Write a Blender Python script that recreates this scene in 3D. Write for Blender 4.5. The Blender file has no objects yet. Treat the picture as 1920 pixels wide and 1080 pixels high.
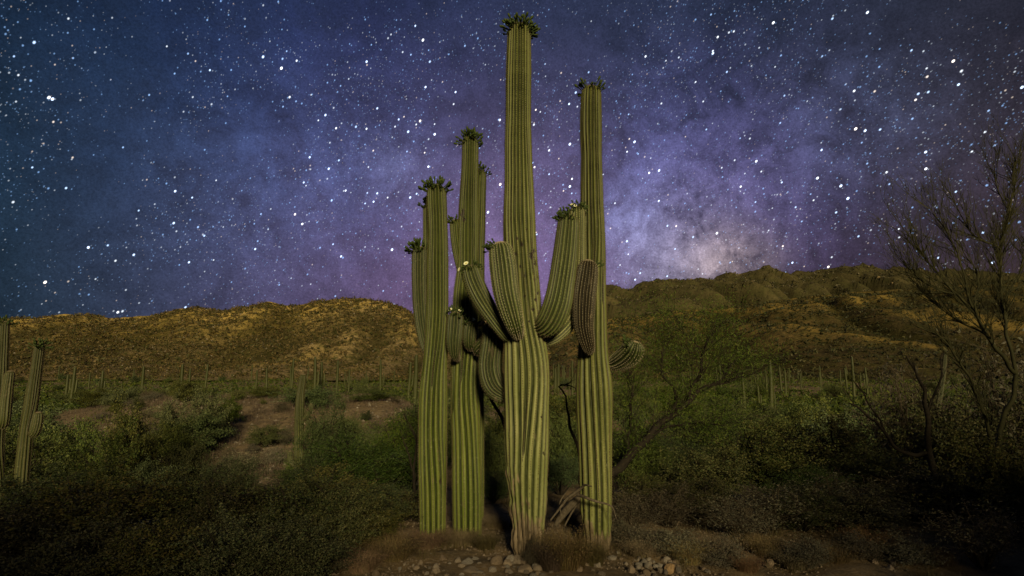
import bpy, math, random
import numpy as np
from mathutils import Vector, Matrix, noise
random.seed(7)
RNG = np.random.default_rng(7)
S = bpy.context.scene
COL = S.collection

# ------------------------------------------------------------------ camera
FPX, PITCH, CAM_H = 1066.7, math.radians(8.7), 1.9
cam_d = bpy.data.cameras.new('camera'); cam = bpy.data.objects.new('camera', cam_d); COL.objects.link(cam)
cam.location = (0, 0, CAM_H); cam.rotation_euler = (math.radians(90) + PITCH, 0, 0)
cam_d.sensor_width = 36; cam_d.lens = 36 * FPX / 1920; cam_d.clip_start = 0.05; cam_d.clip_end = 20000
S.camera = cam

def ray(px, py):
    a, b = (px - 960) / FPX, (540 - py) / FPX
    return Vector((a, math.cos(PITCH) - b * math.sin(PITCH), math.sin(PITCH) + b * math.cos(PITCH)))
def W(px, py, D):
    """the point of the place at distance D (world Y) that the photograph shows at px, py"""
    d = ray(px, py)
    return Vector((0, 0, CAM_H)) + d * (D / d.y)
def RW(hw, px, py, D):
    return hw * (D / ray(px, py).y) / FPX

# ------------------------------------------------------------------ light
SUN_EL, SUN_AZ = math.radians(17), math.radians(9.5)
sun_d = bpy.data.lights.new('moonlight', 'SUN'); sun = bpy.data.objects.new('moonlight', sun_d); COL.objects.link(sun)
sun_d.energy = 4.2; sun_d.angle = math.radians(9.0); sun_d.color = (1.0, 0.82, 0.42)
to_sun = Vector((math.sin(SUN_AZ) * math.cos(SUN_EL), -math.cos(SUN_AZ) * math.cos(SUN_EL), math.sin(SUN_EL)))
sun.rotation_euler = to_sun.to_track_quat('Z', 'Y').to_euler(); sun.location = to_sun * 60
S.view_settings.view_transform = 'Standard'; S.view_settings.look = 'None'
S.view_settings.exposure = 0; S.view_settings.gamma = 1; S.view_settings.use_curve_mapping = False
S.cycles.max_bounces = 5; S.cycles.diffuse_bounces = 2; S.cycles.transparent_max_bounces = 12

def lin(c):
    return tuple(((v / 255) / 12.92 if v / 255 <= 0.04045 else ((v / 255 + 0.055) / 1.055) ** 2.4) for v in c)

# ------------------------------------------------------------------ node helper
class NT:
    def __init__(s, tree): s.t = tree; s.n = tree.nodes; s.l = tree.links
    def node(s, typ, **kw):
        n = s.n.new(typ)
        for k, v in kw.items(): setattr(n, k, v)
        return n
    def put(s, sock, v):
        if isinstance(v, bpy.types.NodeSocket): s.l.new(v, sock)
        elif v is not None:
            if hasattr(sock.default_value, '__len__') and len(sock.default_value) == 4 and len(v) == 3: v = (*v, 1)
            sock.default_value = v
    def math(s, op, a, b=None, clamp=False):
        n = s.node('ShaderNodeMath', operation=op, use_clamp=clamp); s.put(n.inputs[0], a)
        if b is not None: s.put(n.inputs[1], b)
        return n.outputs[0]
    def vmath(s, op, a, b=None, scale=None):
        n = s.node('ShaderNodeVectorMath', operation=op); s.put(n.inputs[0], a)
        if b is not None: s.put(n.inputs[1], b)
        if scale is not None: s.put(n.inputs['Scale'], scale)
        return n.outputs['Value'] if op in ('DOT_PRODUCT', 'LENGTH') else n.outputs[0]
    def mix(s, f, a, b, blend='MIX'):
        n = s.node('ShaderNodeMix', data_type='RGBA', blend_type=blend)
        s.put(n.inputs[0], f); s.put(n.inputs[6], a); s.put(n.inputs[7], b)
        return n.outputs[2]
    def noise(s, vec, scale, detail=4, rough=0.55, dist=0):
        n = s.node('ShaderNodeTexNoise'); s.put(n.inputs['Vector'], vec)
        n.inputs['Scale'].default_value = scale; n.inputs['Detail'].default_value = detail
        n.inputs['Roughness'].default_value = rough; n.inputs['Distortion'].default_value = dist
        return n.outputs[0]
    def remap(s, v, a, b, c=0, d=1):
        n = s.node('ShaderNodeMapRange'); n.clamp = True
        for i, x in enumerate((v, a, b, c, d)): s.put(n.inputs[i], x)
        return n.outputs[0]
    def mapping(s, vec, scale):
        n = s.node('ShaderNodeMapping'); s.put(n.inputs[0], vec); n.inputs['Scale'].default_value = scale
        return n.outputs[0]

# ------------------------------------------------------------------ night sky
world = bpy.data.worlds.new('World'); S.world = world; world.use_nodes = True
k = NT(world.node_tree); k.n.clear()
tc = k.node('ShaderNodeTexCoord'); D_ = tc.outputs['Generated']
D_ = k.vmath('NORMALIZE', D_)
big = k.noise(D_, 3.2, 5, 0.6, 0.4); mid = k.noise(D_, 11, 6, 0.65, 0.6); fine = k.noise(D_, 330, 2, 0.8); dust = k.noise(D_, 21, 7, 0.72, 1.0)
SKYB = [  # px, py, spread in degrees, radiance above the base, how cloudy
    (100, 560, 14, (0.0006, 0.0086, 0.0043), 0.3),
    (600, 200, 11, (0.0, 0.0012, 0.0235), 0.7),
    (640, 560, 12, (0.0496, 0.0443, 0.095), 0.3),
    (760, 330, 5, (0.0, 0.0079, 0.0206), 1.0),
    (880, 620, 14, (0.062, 0.012, 0.012), 0.3),
    (1020, 480, 8, (0.0719, 0.0668, 0.1089), 0.3),
    (1020, 560, 8, (0.0638, 0.032, 0.1097), 0.3),
    (1180, 420, 6, (0.0, 0.004, 0.030), 1.0),
    (1240, 240, 10, (0.0105, 0.0162, 0.0294), 0.9),
    (1320, 350, 8, (0.006, 0.0, 0.038), 1.0),
    (380, 260, 13, (0.0, 0.006, 0.020), 0.7),
    (1345, 486, 2.2, (0.150, 0.112, 0.080), 1.35),
    (1410, 492, 2.0, (0.070, 0.055, 0.042), 1.2), (1285, 470, 3.0, (0.060, 0.050, 0.058), 1.35), (1215, 480, 3.0, (0.040, 0.038, 0.060), 1.3), (1300, 380, 4.0, (0.035, 0.028, 0.050), 1.3), (1170, 410, 2.4, (0.030, 0.045, 0.085), 1.3), (1240, 300, 4.5, (0.015, 0.020, 0.045), 1.3), (1450, 330, 5.5, (0.020, 0.018, 0.035), 1.3),
    (1600, 260, 5.0, (0.006, 0.014, 0.030), 1.3), (640, 350, 5.0, (0.012, 0.020, 0.050), 1.3), (740, 320, 2.2, (0.030, 0.030, 0.050), 1.2), (420, 330, 6.0, (0.005, 0.012, 0.026), 1.2),
    (1240, 500, 5, (0.0211, 0.0338, 0.0042), 1.0),
    (1500, 420, 11, (0.008, 0.0, 0.022), 0.7),
    (1560, 260, 9, (0.0, 0.0045, 0.0), 0.9),
    (1750, 500, 13, (0.0124, 0.0155, 0.0), 0.3),
    (900, 80, 13, (0.0076, 0.0118, 0.0319), 0.3),
    (1880, 560, 14, (0.0218, 0.0, 0.0), 0.3)]
acc = None
for (bx, by, sg, c, cl) in SKYB:
    b = ray(bx, by).normalized()
    kk = 1 / math.radians(sg) ** 2
    f = k.math('EXPONENT', k.math('MULTIPLY', k.math('SUBTRACT', k.vmath('DOT_PRODUCT', D_, tuple(b)), 1.0), kk))
    m = k.remap(k.math('ADD', k.math('MULTIPLY', mid, 0.5), k.math('MULTIPLY', dust, 0.5)), 0.40, 0.60, max(0.0, 1 - cl * 0.58), 1 + cl * 0.58)
    v = k.vmath('SCALE', c, None, k.math('MULTIPLY', f, m))
    acc = v if acc is None else k.vmath('ADD', acc, v)
base = k.mix(k.remap(big, 0.3, 0.7), lin((20, 32, 47)), lin((25, 34, 51)))
sky = k.vmath('ADD', base, acc)
grain = k.remap(fine, 0.3, 0.7, 0.84, 1.34)
rift = k.remap(k.noise(D_, 7.5, 7, 0.66, 1.2), 0.38, 0.56, 0.84, 1.06)
sky = k.vmath('SCALE', sky, None, k.math('MULTIPLY', k.math('MULTIPLY', grain, rift), 0.93))
bg = k.node('ShaderNodeBackground'); k.put(bg.inputs[0], sky); bg.inputs[1].default_value = 1.0
k.l.new(bg.outputs[0], k.node('ShaderNodeOutputWorld').inputs[0])

# ------------------------------------------------------------------ object helpers
def mesh_np(name, verts, faces_flat, sizes, mats, smooth=False, attrs=None, mat_index=None):
    """a mesh from numpy arrays: sizes = vertices per face"""
    me = bpy.data.meshes.new(name)
    verts = np.asarray(verts, dtype=np.float32); faces_flat = np.asarray(faces_flat, dtype=np.int32)
    sizes = np.asarray(sizes, dtype=np.int32)
    me.vertices.add(len(verts)); me.vertices.foreach_set('co', verts.ravel())
    me.loops.add(len(faces_flat)); me.loops.foreach_set('vertex_index', faces_flat)
    me.polygons.add(len(sizes))
    st = np.concatenate(([0], np.cumsum(sizes)[:-1])).astype(np.int32)
    me.polygons.foreach_set('loop_start', st)
    if mat_index is not None: me.polygons.foreach_set('material_index', np.asarray(mat_index, dtype=np.int32))
    me.polygons.foreach_set('use_smooth', np.full(len(sizes), smooth))
    for m in (mats if isinstance(mats, (list, tuple)) else [mats]): me.materials.append(m)
    me.update(calc_edges=True)
    for an, av in (attrs or {}).items():
        if av.ndim == 2:
            a = me.color_attributes.new(an, 'FLOAT_COLOR', 'POINT'); a.data.foreach_set('color', av.astype(np.float32).ravel())
        else:
            a = me.attributes.new(an, 'FLOAT', 'POINT'); a.data.foreach_set('value', av.astype(np.float32))
    return me

def link(name, data, parent=None, loc=None, **props):
    o = bpy.data.objects.new(name, data); COL.objects.link(o)
    if parent is not None: o.parent = parent
    if loc is not None: o.location = loc
    for kk_, v in props.items(): o[kk_] = v
    return o
def thing(name, label, cat, loc, group=None, rz=0, data=None):
    o = link(name, data, None, loc, label=label, category=cat)
    o.rotation_euler.z = rz
    if group: o['group'] = group
    return o
def dup(root, loc, rz=0, scale=(1, 1, 1), label=None, group=None):
    r = root.copy(); COL.objects.link(r); r.location = loc; r.rotation_euler = (0, 0, rz); r.scale = scale
    if label: r['label'] = label
    if group: r['group'] = group
    for ch in list(root.children):
        c = ch.copy(); COL.objects.link(c); c.parent = r
        for g in list(ch.children):
            d = g.copy(); COL.objects.link(d); d.parent = c
    return r

class MB:
    """collects tubes and loose polygons into one mesh"""
    def __init__(s): s.v = []; s.f = []; s.n = []; s.nv = 0
    def add(s, verts, faces, size):
        verts = np.asarray(verts, dtype=np.float32).reshape(-1, 3); faces = np.asarray(faces, dtype=np.int32).reshape(-1, size)
        s.v.append(verts); s.f.append((faces + s.nv).ravel()); s.n.append(np.full(len(faces), size, dtype=np.int32)); s.nv += len(verts)
    def tube(s, pts, rad, sides=5):
        pts = [Vector(p) for p in pts]; n = len(pts); V = []
        up = Vector((0.3, 0.2, 1)) if abs((pts[-1] - pts[0]).normalized().z) < 0.9 else Vector((1, 0.2, 0))
        for i, p in enumerate(pts):
            t = (pts[min(i + 1, n - 1)] - pts[max(i - 1, 0)]).normalized()
            a = t.cross(up).normalized(); b = t.cross(a)
            for j in range(sides):
                an = 2 * math.pi * j / sides
                V.append(p + (a * math.cos(an) + b * math.sin(an)) * rad[i])
        F = []
        for i in range(n - 1):
            for j in range(sides):
                k2 = (j + 1) % sides
                F.append((i * sides + j, i * sides + k2, (i + 1) * sides + k2, (i + 1) * sides + j))
        s.add(V, F, 4)
    def mesh(s, name, mats, smooth=False):
        return mesh_np(name, np.concatenate(s.v), np.concatenate(s.f), np.concatenate(s.n), mats, smooth)

def leaves(P, length, width, rng, droop=0.0, dirs=None):
    """one kite shaped leaf (a quad folded along its length) at every point P"""
    n = len(P)
    d = rng.normal(size=(n, 3)) if dirs is None else dirs + rng.normal(size=(n, 3)) * 0.45
    d[:, 2] -= droop; d /= np.linalg.norm(d, axis=1, keepdims=True)
    q = np.cross(d, rng.normal(size=(n, 3))); q /= np.linalg.norm(q, axis=1, keepdims=True)
    L = (length * rng.uniform(0.6, 1.35, n))[:, None]; w = (width * rng.uniform(0.7, 1.3, n))[:, None]
    up = np.cross(d, q) * w * 0.5
    V = np.stack([P, P + d * L * 0.5 + q * w + up, P + d * L, P + d * L * 0.5 - q * w + up], axis=1).reshape(-1, 3)
    I = np.arange(n)[:, None] * 4
    F = np.stack([I + 0, I + 1, I + 2, I + 0, I + 2, I + 3], axis=2).reshape(-1, 3)
    return V, F

# ------------------------------------------------------------------ materials
def mat(name, rough=0.75, spec=0.25):
    m = bpy.data.materials.new(name); m.use_nodes = True
    t = NT(m.node_tree); p = m.node_tree.nodes['Principled BSDF']
    p.inputs['Roughness'].default_value = rough; p.inputs['Specular IOR Level'].default_value = spec
    return m, t, p
def bump(t, p, h, strength, dist):
    b = t.node('ShaderNodeBump'); b.inputs['Strength'].default_value = strength; b.inputs['Distance'].default_value = dist
    t.put(b.inputs['Height'], h); t.l.new(b.outputs[0], p.inputs['Normal'])
def attr(t, name):
    return t.node('ShaderNodeAttribute', attribute_name=name).outputs['Fac']
def foliage_mat(name, cols, rough=0.6):
    m, t, p = mat(name, rough, 0.2)
    g = t.node('ShaderNodeNewGeometry'); oi = t.node('ShaderNodeObjectInfo')
    r = t.node('ShaderNodeValToRGB'); t.put(r.inputs[0], g.outputs['Random Per Island'])
    e = r.color_ramp.elements
    for i, c in enumerate(cols):
        el = e[i] if i < 2 else e.new(1)
        el.position = i / (len(cols) - 1); el.color = (*c, 1)
    hv = t.node('ShaderNodeHueSaturation'); t.put(hv.inputs['Color'], r.outputs[0])
    t.put(hv.inputs['Value'], t.remap(oi.outputs['Random'], 0, 1, 0.45, 1.55))
    t.put(hv.inputs['Hue'], t.remap(t.math('FRACT', t.math('MULTIPLY', oi.outputs['Random'], 7.3)), 0, 1, 0.455, 0.52))
    t.put(hv.inputs['Saturation'], t.remap(t.math('FRACT', t.math('MULTIPLY', oi.outputs['Random'], 13.7)), 0, 1, 0.65, 1.1))
    t.l.new(hv.outputs[0], p.inputs['Base Color'])
    return m
def skin_mat(name, crest, body, deep, tip=(0.36, 0.28, 0.19)):
    m, t, p = mat(name, 0.55, 0.3)
    co = t.node('ShaderNodeTexCoord').outputs['Object']
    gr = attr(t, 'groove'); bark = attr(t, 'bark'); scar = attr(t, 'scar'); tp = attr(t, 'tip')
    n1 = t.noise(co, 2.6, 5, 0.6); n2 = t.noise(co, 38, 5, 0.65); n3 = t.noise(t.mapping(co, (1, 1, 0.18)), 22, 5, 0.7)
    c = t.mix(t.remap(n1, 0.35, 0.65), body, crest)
    c = t.mix(t.remap(gr, 0.06, 0.48), c, tuple(q * 0.7 for q in deep))  # shade in the rib grooves painted into the skin colour
    c = t.mix(t.remap(n2, 0.52, 0.75, 0, 0.45), c, tuple(v * 0.5 for v in body))
    c = t.mix(t.remap(n2, 0.30, 0.42, 0.35, 0), c, (0.34, 0.33, 0.22))
    c = t.mix(t.remap(attr(t, 'up'), 0.08, 0.80), c, t.mix(1.0, c, (0.50, 0.52, 0.24), 'MULTIPLY'))   # dimmer light towards the top painted in as darker, greener skin
    bandn = t.noise(t.mapping(co, (0.15, 0.15, 1)), 6.0, 4, 0.7)      # faint growth rings across the stem
    c = t.mix(t.remap(bandn, 0.42, 0.62, 0.25, 0), c, tuple(v * 0.62 for v in body))
    corky = t.mix(t.remap(n3, 0.35, 0.65), (0.030, 0.021, 0.014), (0.23, 0.175, 0.12))
    patch = t.remap(t.noise(t.mapping(co, (1, 1, 0.45)), 7.5, 6, 0.7), 0.60, 0.68)
    c = t.mix(t.math('MULTIPLY', patch, t.remap(attr(t, 'up'), 0.0, 0.75, 0.75, 0.12)), c, corky)          # corky wounds, most on the old lower stem
    bf = t.remap(t.math('ADD', bark, t.remap(n3, 0.3, 0.7, -0.28, 0.28)), 0.40, 0.60)
    c = t.mix(bf, c, corky)
    c = t.mix(t.remap(t.math('ADD', scar, t.remap(n2, 0.3, 0.7, -0.3, 0.3)), 0.4, 0.6), c, (0.016, 0.011, 0.008))
    c = t.mix(t.remap(tp, 0.35, 0.95), c, tip)
    t.l.new(c, p.inputs['Base Color'])
    bump(t, p, t.math('ADD', t.math('MULTIPLY', n2, 0.4), t.math('MULTIPLY', t.math('MULTIPLY', n3, bark), 3)), 0.6, 0.008)
    return m
M = {}
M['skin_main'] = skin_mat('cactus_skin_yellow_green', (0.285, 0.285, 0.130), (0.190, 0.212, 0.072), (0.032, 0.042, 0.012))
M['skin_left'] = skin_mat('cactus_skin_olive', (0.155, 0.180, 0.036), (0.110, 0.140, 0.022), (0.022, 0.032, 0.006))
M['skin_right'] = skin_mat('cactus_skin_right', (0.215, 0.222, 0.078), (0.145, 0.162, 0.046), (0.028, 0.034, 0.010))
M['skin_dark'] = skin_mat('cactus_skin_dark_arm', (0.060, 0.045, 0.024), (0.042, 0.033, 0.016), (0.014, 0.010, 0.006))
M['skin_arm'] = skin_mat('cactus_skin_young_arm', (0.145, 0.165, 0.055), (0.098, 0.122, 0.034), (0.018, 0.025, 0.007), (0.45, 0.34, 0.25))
M['skin_shade'] = skin_mat('cactus_skin_shaded', (0.085, 0.10, 0.032), (0.06, 0.078, 0.020), (0.018, 0.026, 0.008))  # shade on tucked-in and dim stems put into this darker green
M['skin_far'] = skin_mat('cactus_skin_far', (0.11, 0.115, 0.038), (0.085, 0.095, 0.028), (0.035, 0.042, 0.012))
def plain(name, c1, c2, scale=20, rough=0.8, bd=0.0, spec=0.2):
    m, t, p = mat(name, rough, spec)
    co = t.node('ShaderNodeTexCoord').outputs['Object']; n = t.noise(co, scale, 6, 0.65)
    t.l.new(t.mix(t.remap(n, 0.33, 0.67), c1, c2), p.inputs['Base Color'])
    if bd: bump(t, p, n, 0.8, bd)
    return m
M['spine'] = plain('pale_spine', (0.34, 0.29, 0.22), (0.16, 0.12, 0.09), 30)
M['spine_dark'] = plain('brown_spine', (0.10, 0.065, 0.045), (0.20, 0.15, 0.11), 30)
M['areole'] = plain('areole_felt', (0.055, 0.038, 0.026), (0.15, 0.11, 0.08), 40)
M['areole_pale'] = plain('pale_areole_felt', (0.42, 0.38, 0.29), (0.22, 0.18, 0.13), 40)
M['bud'] = plain('flower_bud_green', (0.016, 0.026, 0.008), (0.06, 0.085, 0.022), 30, 0.6)
M['petal'] = plain('white_petal', (0.78, 0.80, 0.62), (0.70, 0.70, 0.5), 60, 0.5)
M['stamen'] = plain('yellow_stamen', (0.6, 0.5, 0.12), (0.5, 0.42, 0.1), 80, 0.6)
M['fruit'] = plain('dried_flower', (0.48, 0.30, 0.17), (0.25, 0.15, 0.08), 40, 0.7)
M['leaf_green'] = foliage_mat('mesquite_leaf', [(0.018, 0.042, 0.007), (0.036, 0.075, 0.012), (0.070, 0.105, 0.022)])
M['leaf_mesquite'] = foliage_mat('mesquite_tree_leaf', [(0.030, 0.058, 0.009), (0.070, 0.120, 0.020), (0.15, 0.19, 0.045)])
M['leaf_olive'] = foliage_mat('jojoba_leaf', [(0.018, 0.024, 0.008), (0.040, 0.044, 0.012), (0.085, 0.078, 0.026), (0.030, 0.050, 0.012)])
M['leaf_grey'] = foliage_mat('bursage_leaf', [(0.055, 0.052, 0.036), (0.12, 0.10, 0.065), (0.075, 0.080, 0.045)])
M['leaf_far'] = foliage_mat('far_shrub_leaf', [(0.014, 0.026, 0.006), (0.045, 0.066, 0.012), (0.10, 0.115, 0.026)])
M['straw'] = foliage_mat('dry_grass', [(0.11, 0.075, 0.038), (0.20, 0.145, 0.075), (0.075, 0.052, 0.030), (0.14, 0.125, 0.05)])
M['bark'] = plain('dark_bark', (0.008, 0.006, 0.005), (0.022, 0.017, 0.012), 26, 0.9, 0.01)
M['bark_green'] = plain('palo_verde_bark', (0.017, 0.017, 0.007), (0.042, 0.040, 0.016), 14, 0.8, 0.004)
M['bark_twig'] = plain('brown_twig', (0.030, 0.023, 0.016), (0.075, 0.058, 0.040), 26, 0.9)
M['deadwood'] = plain('weathered_dead_wood', (0.045, 0.035, 0.027), (0.13, 0.105, 0.08), 30, 0.9, 0.01)

def ground_mat():
    m, t, p = mat('desert_soil', 0.95, 0.1)
    co = t.node('ShaderNodeTexCoord').outputs['Object']
    a, b, c = t.noise(co, 0.35, 5, 0.6), t.noise(co, 3.0, 7, 0.7), t.noise(co, 30, 5, 0.7)
    col = t.mix(t.remap(a, 0.35, 0.65), (0.17, 0.115, 0.068), (0.27, 0.195, 0.115))
    col = t.mix(t.remap(b, 0.42, 0.64), col, (0.095, 0.072, 0.048))
    col = t.mix(t.remap(c, 0.5, 0.7, 0, 0.6), col, (0.30, 0.25, 0.19))
    t.l.new(col, p.inputs['Base Color']); bump(t, p, t.math('ADD', b, t.math('MULTIPLY', c, 0.3)), 0.8, 0.06)
    return m
M['soil'] = ground_mat()
def hill_mat(name, gold, tan, green, dark, sc, thick=(0.0, 0.0)):  # thick: span over which the painted light drop-off deepens
    m, t, p = mat(name, 0.95, 0.05)
    co = t.node('ShaderNodeTexCoord').outputs['Object']
    v = t.mapping(co, (1, 1, 1))
    a, b = t.noise(v, 0.012 * sc, 5, 0.6), t.noise(v, 0.12 * sc, 8, 0.72, 0.6); c = t.noise(v, 0.6 * sc, 6, 0.75, 0.8)
    h = attr(t, 'hh')
    col = t.mix(t.remap(t.math('ADD', h, t.remap(a, 0.3, 0.7, -0.35, 0.35)), 0.22, 0.72), tan, gold)
    low = t.remap(t.math('ADD', h, t.remap(a, 0.3, 0.7, -0.15, 0.15)), 0.05, 0.7, 0.8, 0)          # colour darkens towards the lower slope
    sep = t.node('ShaderNodeSeparateXYZ'); t.put(sep.inputs[0], co)
    falloff = t.remap(t.math('DIVIDE', sep.outputs[0], sep.outputs[1]), thick[0], thick[1]) if thick[1] else 0.0   # light drop-off towards one end painted into the colour
    col = t.mix(low, col, tuple(q * 0.45 for q in tan)); col = t.mix(t.math('MULTIPLY', falloff, 0.78) if thick[1] else 0.0, col, dark)
    col = t.mix(t.remap(b, 0.45, 0.60, 0, 0.8), col, green)
    col = t.mix(t.remap(c, 0.50, 0.62, 0, 0.9), col, dark)
    col = t.mix(t.remap(c, 0.30, 0.42, 0.7, 0), col, tuple(min(1, x * 1.7) for x in tan))
    col = t.mix(t.remap(attr(t, 'gul'), 0.25, 0.9, 0, 0.85), col, tuple(q * 0.35 for q in green))         # gully shade painted in as dark green
    col = t.mix(t.remap(attr(t, 'gul'), 0.02, -0.5, 0, 0.5), col, gold)
    t.l.new(col, p.inputs['Base Color']); bump(t, p, t.math('ADD', b, t.math('MULTIPLY', c, 0.5)), 1.0, 1.6)
    return m
M['hill'] = hill_mat('hill_grass_and_rock', (0.72, 0.50, 0.155), (0.38, 0.275, 0.165), (0.10, 0.095, 0.028), (0.045, 0.038, 0.018), 1.0)
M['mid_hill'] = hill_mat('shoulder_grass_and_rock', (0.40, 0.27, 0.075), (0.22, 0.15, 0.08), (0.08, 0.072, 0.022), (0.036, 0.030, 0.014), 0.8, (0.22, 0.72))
M['far_hill'] = hill_mat('mountain_rock', (0.10, 0.082, 0.038), (0.07, 0.06, 0.032), (0.07, 0.066, 0.026), (0.03, 0.026, 0.014), 0.35, (0.3, 0.95))
def rock_mat(name, c1, c2, c3):
    m, t, p = mat(name, 0.9, 0.2)
    co = t.node('ShaderNodeTexCoord').outputs['Object']; oi = t.node('ShaderNodeObjectInfo').outputs['Random']
    n, n2 = t.noise(co, 9, 7, 0.7), t.noise(co, 40, 5, 0.7)
    col = t.mix(t.remap(n, 0.35, 0.65), c1, c2); col = t.mix(t.remap(n2, 0.55, 0.7), col, c3)
    hv = t.node('ShaderNodeHueSaturation'); t.put(hv.inputs['Color'], col); t.put(hv.inputs['Value'], t.remap(oi, 0, 1, 0.6, 1.35))
    t.put(hv.inputs['Saturation'], t.remap(t.math('FRACT', t.math('MULTIPLY', oi, 5.1)), 0, 1, 0.6, 1.3))
    t.l.new(hv.outputs[0], p.inputs['Base Color']); bump(t, p, t.math('ADD', n, t.math('MULTIPLY', n2, 0.4)), 0.9, 0.02)
    return m
M['rock'] = rock_mat('desert_rock', (0.20, 0.155, 0.125), (0.33, 0.27, 0.22), (0.12, 0.09, 0.07))
M['crag'] = rock_mat('golden_crag', (0.22, 0.15, 0.07), (0.30, 0.20, 0.09), (0.12, 0.08, 0.045))
M['rock_dull'] = rock_mat('dull_slope_rock', (0.13, 0.10, 0.075), (0.22, 0.17, 0.13), (0.08, 0.06, 0.045))
M['rock_orange'] = rock_mat('orange_rock', (0.40, 0.20, 0.05), (0.52, 0.28, 0.07), (0.25, 0.13, 0.05))

# ------------------------------------------------------------------ ground
def sst(a, b, x):
    t_ = np.clip((x - a) / (b - a), 0, 1); return t_ * t_ * (3 - 2 * t_)
def gh(x, y):
    x = np.asarray(x, dtype=float); y = np.asarray(y, dtype=float)
    z = -2.2 * sst(8.5, 21, y) + 2.6 * sst(95, 200, y)
    q = x / np.maximum(y, 1.0)                    # bare knoll left of the centre
    z = z + 2.5 * sst(19, 48, y) * (1 - sst(54, 85, y)) * sst(-0.80, -0.60, q) * (1 - sst(-0.22, -0.10, q))
    z = z - 0.5 * sst(4, 9, np.abs(x + 0.0)) * sst(6, 12, y)
    z = z + 0.10 * np.sin(x * 0.9 + 1.3) * np.sin(y * 0.7) * sst(7, 12, np.hypot(x, y)) + 0.35 * np.sin(x * 0.11 + 0.4) * np.sin(y * 0.09 + 1) * sst(15, 40, np.hypot(x, y))
    # unseen slope added behind the camera to keep the low light off the foreground
    u = x * math.sin(SUN_AZ) - y * math.cos(SUN_AZ)          # distance towards the light
    v = x * math.cos(SUN_AZ) + y * math.sin(SUN_AZ)          # across it
    crest = 4.95 + 1.55 * sst(-0.8, 2.2, -v) + 2.1 * sst(0.0, 3.5, v - 2.9) + 0.35 * np.sin(v * 1.3) + 0.2 * np.sin(v * 2.9 + 1)
    z = z + crest * sst(3.0, 12.0, u) 
    return z
def ghf(x, y): return float(gh(x, y))
nx, ny = 300, 330
ux = np.linspace(-1, 1, nx); gx = 2.5 * np.sinh(ux * 7.6)
uy = np.linspace(-0.62, 1, ny); gy = 6.5 + 2.5 * np.sinh(uy * 7.6)
GX, GY = np.meshgrid(gx, gy)
GZ = gh(GX, GY)
fl = np.array([noise.fractal((a * 1.3, b * 1.3, 0), 1.0, 2.0, 4) if abs(a) < 60 and abs(b) < 90 else 0.0 for a, b in zip(GX.ravel(), GY.ravel())]).reshape(GX.shape)
GZ = GZ + fl * 0.05
def grid_faces(nr, nc):
    i = (np.arange(nr - 1)[:, None] * nc + np.arange(nc - 1)[None, :]).ravel()
    return np.stack([i, i + 1, i + nc + 1, i + nc], axis=1)
F = grid_faces(ny, nx)
gm = mesh_np('ground', np.stack([GX, GY, GZ], axis=2).reshape(-1, 3), F.ravel(), np.full(len(F), 4), M['soil'], True)
ground = link('ground', gm, kind='structure')

# ------------------------------------------------------------------ hills
def hill(name, prof, Y0, Y1, z0, mt, cols, rows, amp, gully, seed, back=0.6, pw=1.0, gsl=0.0, gsc=1.0, rug=0.0):
    px = np.array([p[0] for p in prof], float)
    zr = np.array([W(p[0], p[1], Y1).z for p in prof]); xr = np.array([W(p[0], p[1], Y1).x for p in prof])
    XR = np.linspace(xr[0], xr[-1], cols); ZR = np.interp(XR, xr, zr)
    V = np.zeros((rows, cols, 3)); H = np.zeros((rows, cols)); GU = np.zeros((rows, cols))
    nb = int(rows * 0.12)
    for j in range(rows):
        if j < rows - nb:
            s = j / (rows - nb - 1); yy = Y0 + (Y1 - Y0) * s; sh = s ** pw * 0.75 + 0.25 * math.sin(s * math.pi / 2) ** 2
            H[j] = s
        else:
            s = 1.0; q = (j - (rows - nb - 1)) / nb; yy = Y1 + (Y1 - Y0) * back * q; sh = 1 - q * 1.05
            H[j] = 1
        for i in range(cols):
            x = XR[i] * yy / Y1
            z = z0 + (ZR[i] - z0) * sh
            w = min(1, s * 4) * (1 - 0.82 * max(0, (s - 0.7) / 0.3))
            nn = noise.fractal((x * 0.011, yy * 0.011, seed), 1.0, 2.0, 6)
            z += amp * nn * w + amp * 0.26 * noise.fractal((x * 0.055, yy * 0.055, seed + 3), 0.8, 2.0, 4) * min(1, s * 4)
            if gully:
                wx = x + 60 * noise.noise((x * 0.004, yy * 0.004, seed + 1)) + yy * gsl
                rd = 1 - abs(noise.noise((wx * 0.0075 * gsc, yy * 0.0014 * gsc, seed + 9))) * 4.2
                rd2 = 1 - abs(noise.noise((wx * 0.019 * gsc, yy * 0.005 * gsc, seed + 5))) * 4.0
                win = math.sin(min(1, s) * math.pi) ** 0.6 if s < 1 else 0
                z -= gully * (max(0, rd) + 0.4 * max(0, rd2)) * win
                GU[j, i] = (max(rd, 0.75 * rd2)) * min(1, win * 1.4)
            if rug and s > 0.75:
                z += rug * (noise.fractal((x * 0.02, 0.3, seed), 0.8, 2.0, 4)) * (s - 0.75) * 4 if s < 1 else rug * noise.fractal((x * 0.02, 0.3, seed), 0.8, 2.0, 4)
            V[j, i] = (x, yy, z)
    Fh = grid_faces(rows, cols)
    me = mesh_np(name, V.reshape(-1, 3), Fh.ravel(), np.full(len(Fh), 4), mt, True, {'hh': H.ravel(), 'gul': GU.ravel()})
    return link(name, me, kind='structure'), V
LP = [(-1500, 640), (-700, 600), (-200, 612), (0, 600), (60, 598), (120, 590), (170, 589), (210, 597), (270, 592), (330, 580), (370, 577), (415, 586), (460, 578), (500, 569),
      (540, 572), (600, 564), (640, 559), (690, 560), (740, 572), (775, 588), (820, 606), (880, 622), (960, 640), (1060, 662), (1300, 700)]
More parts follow.
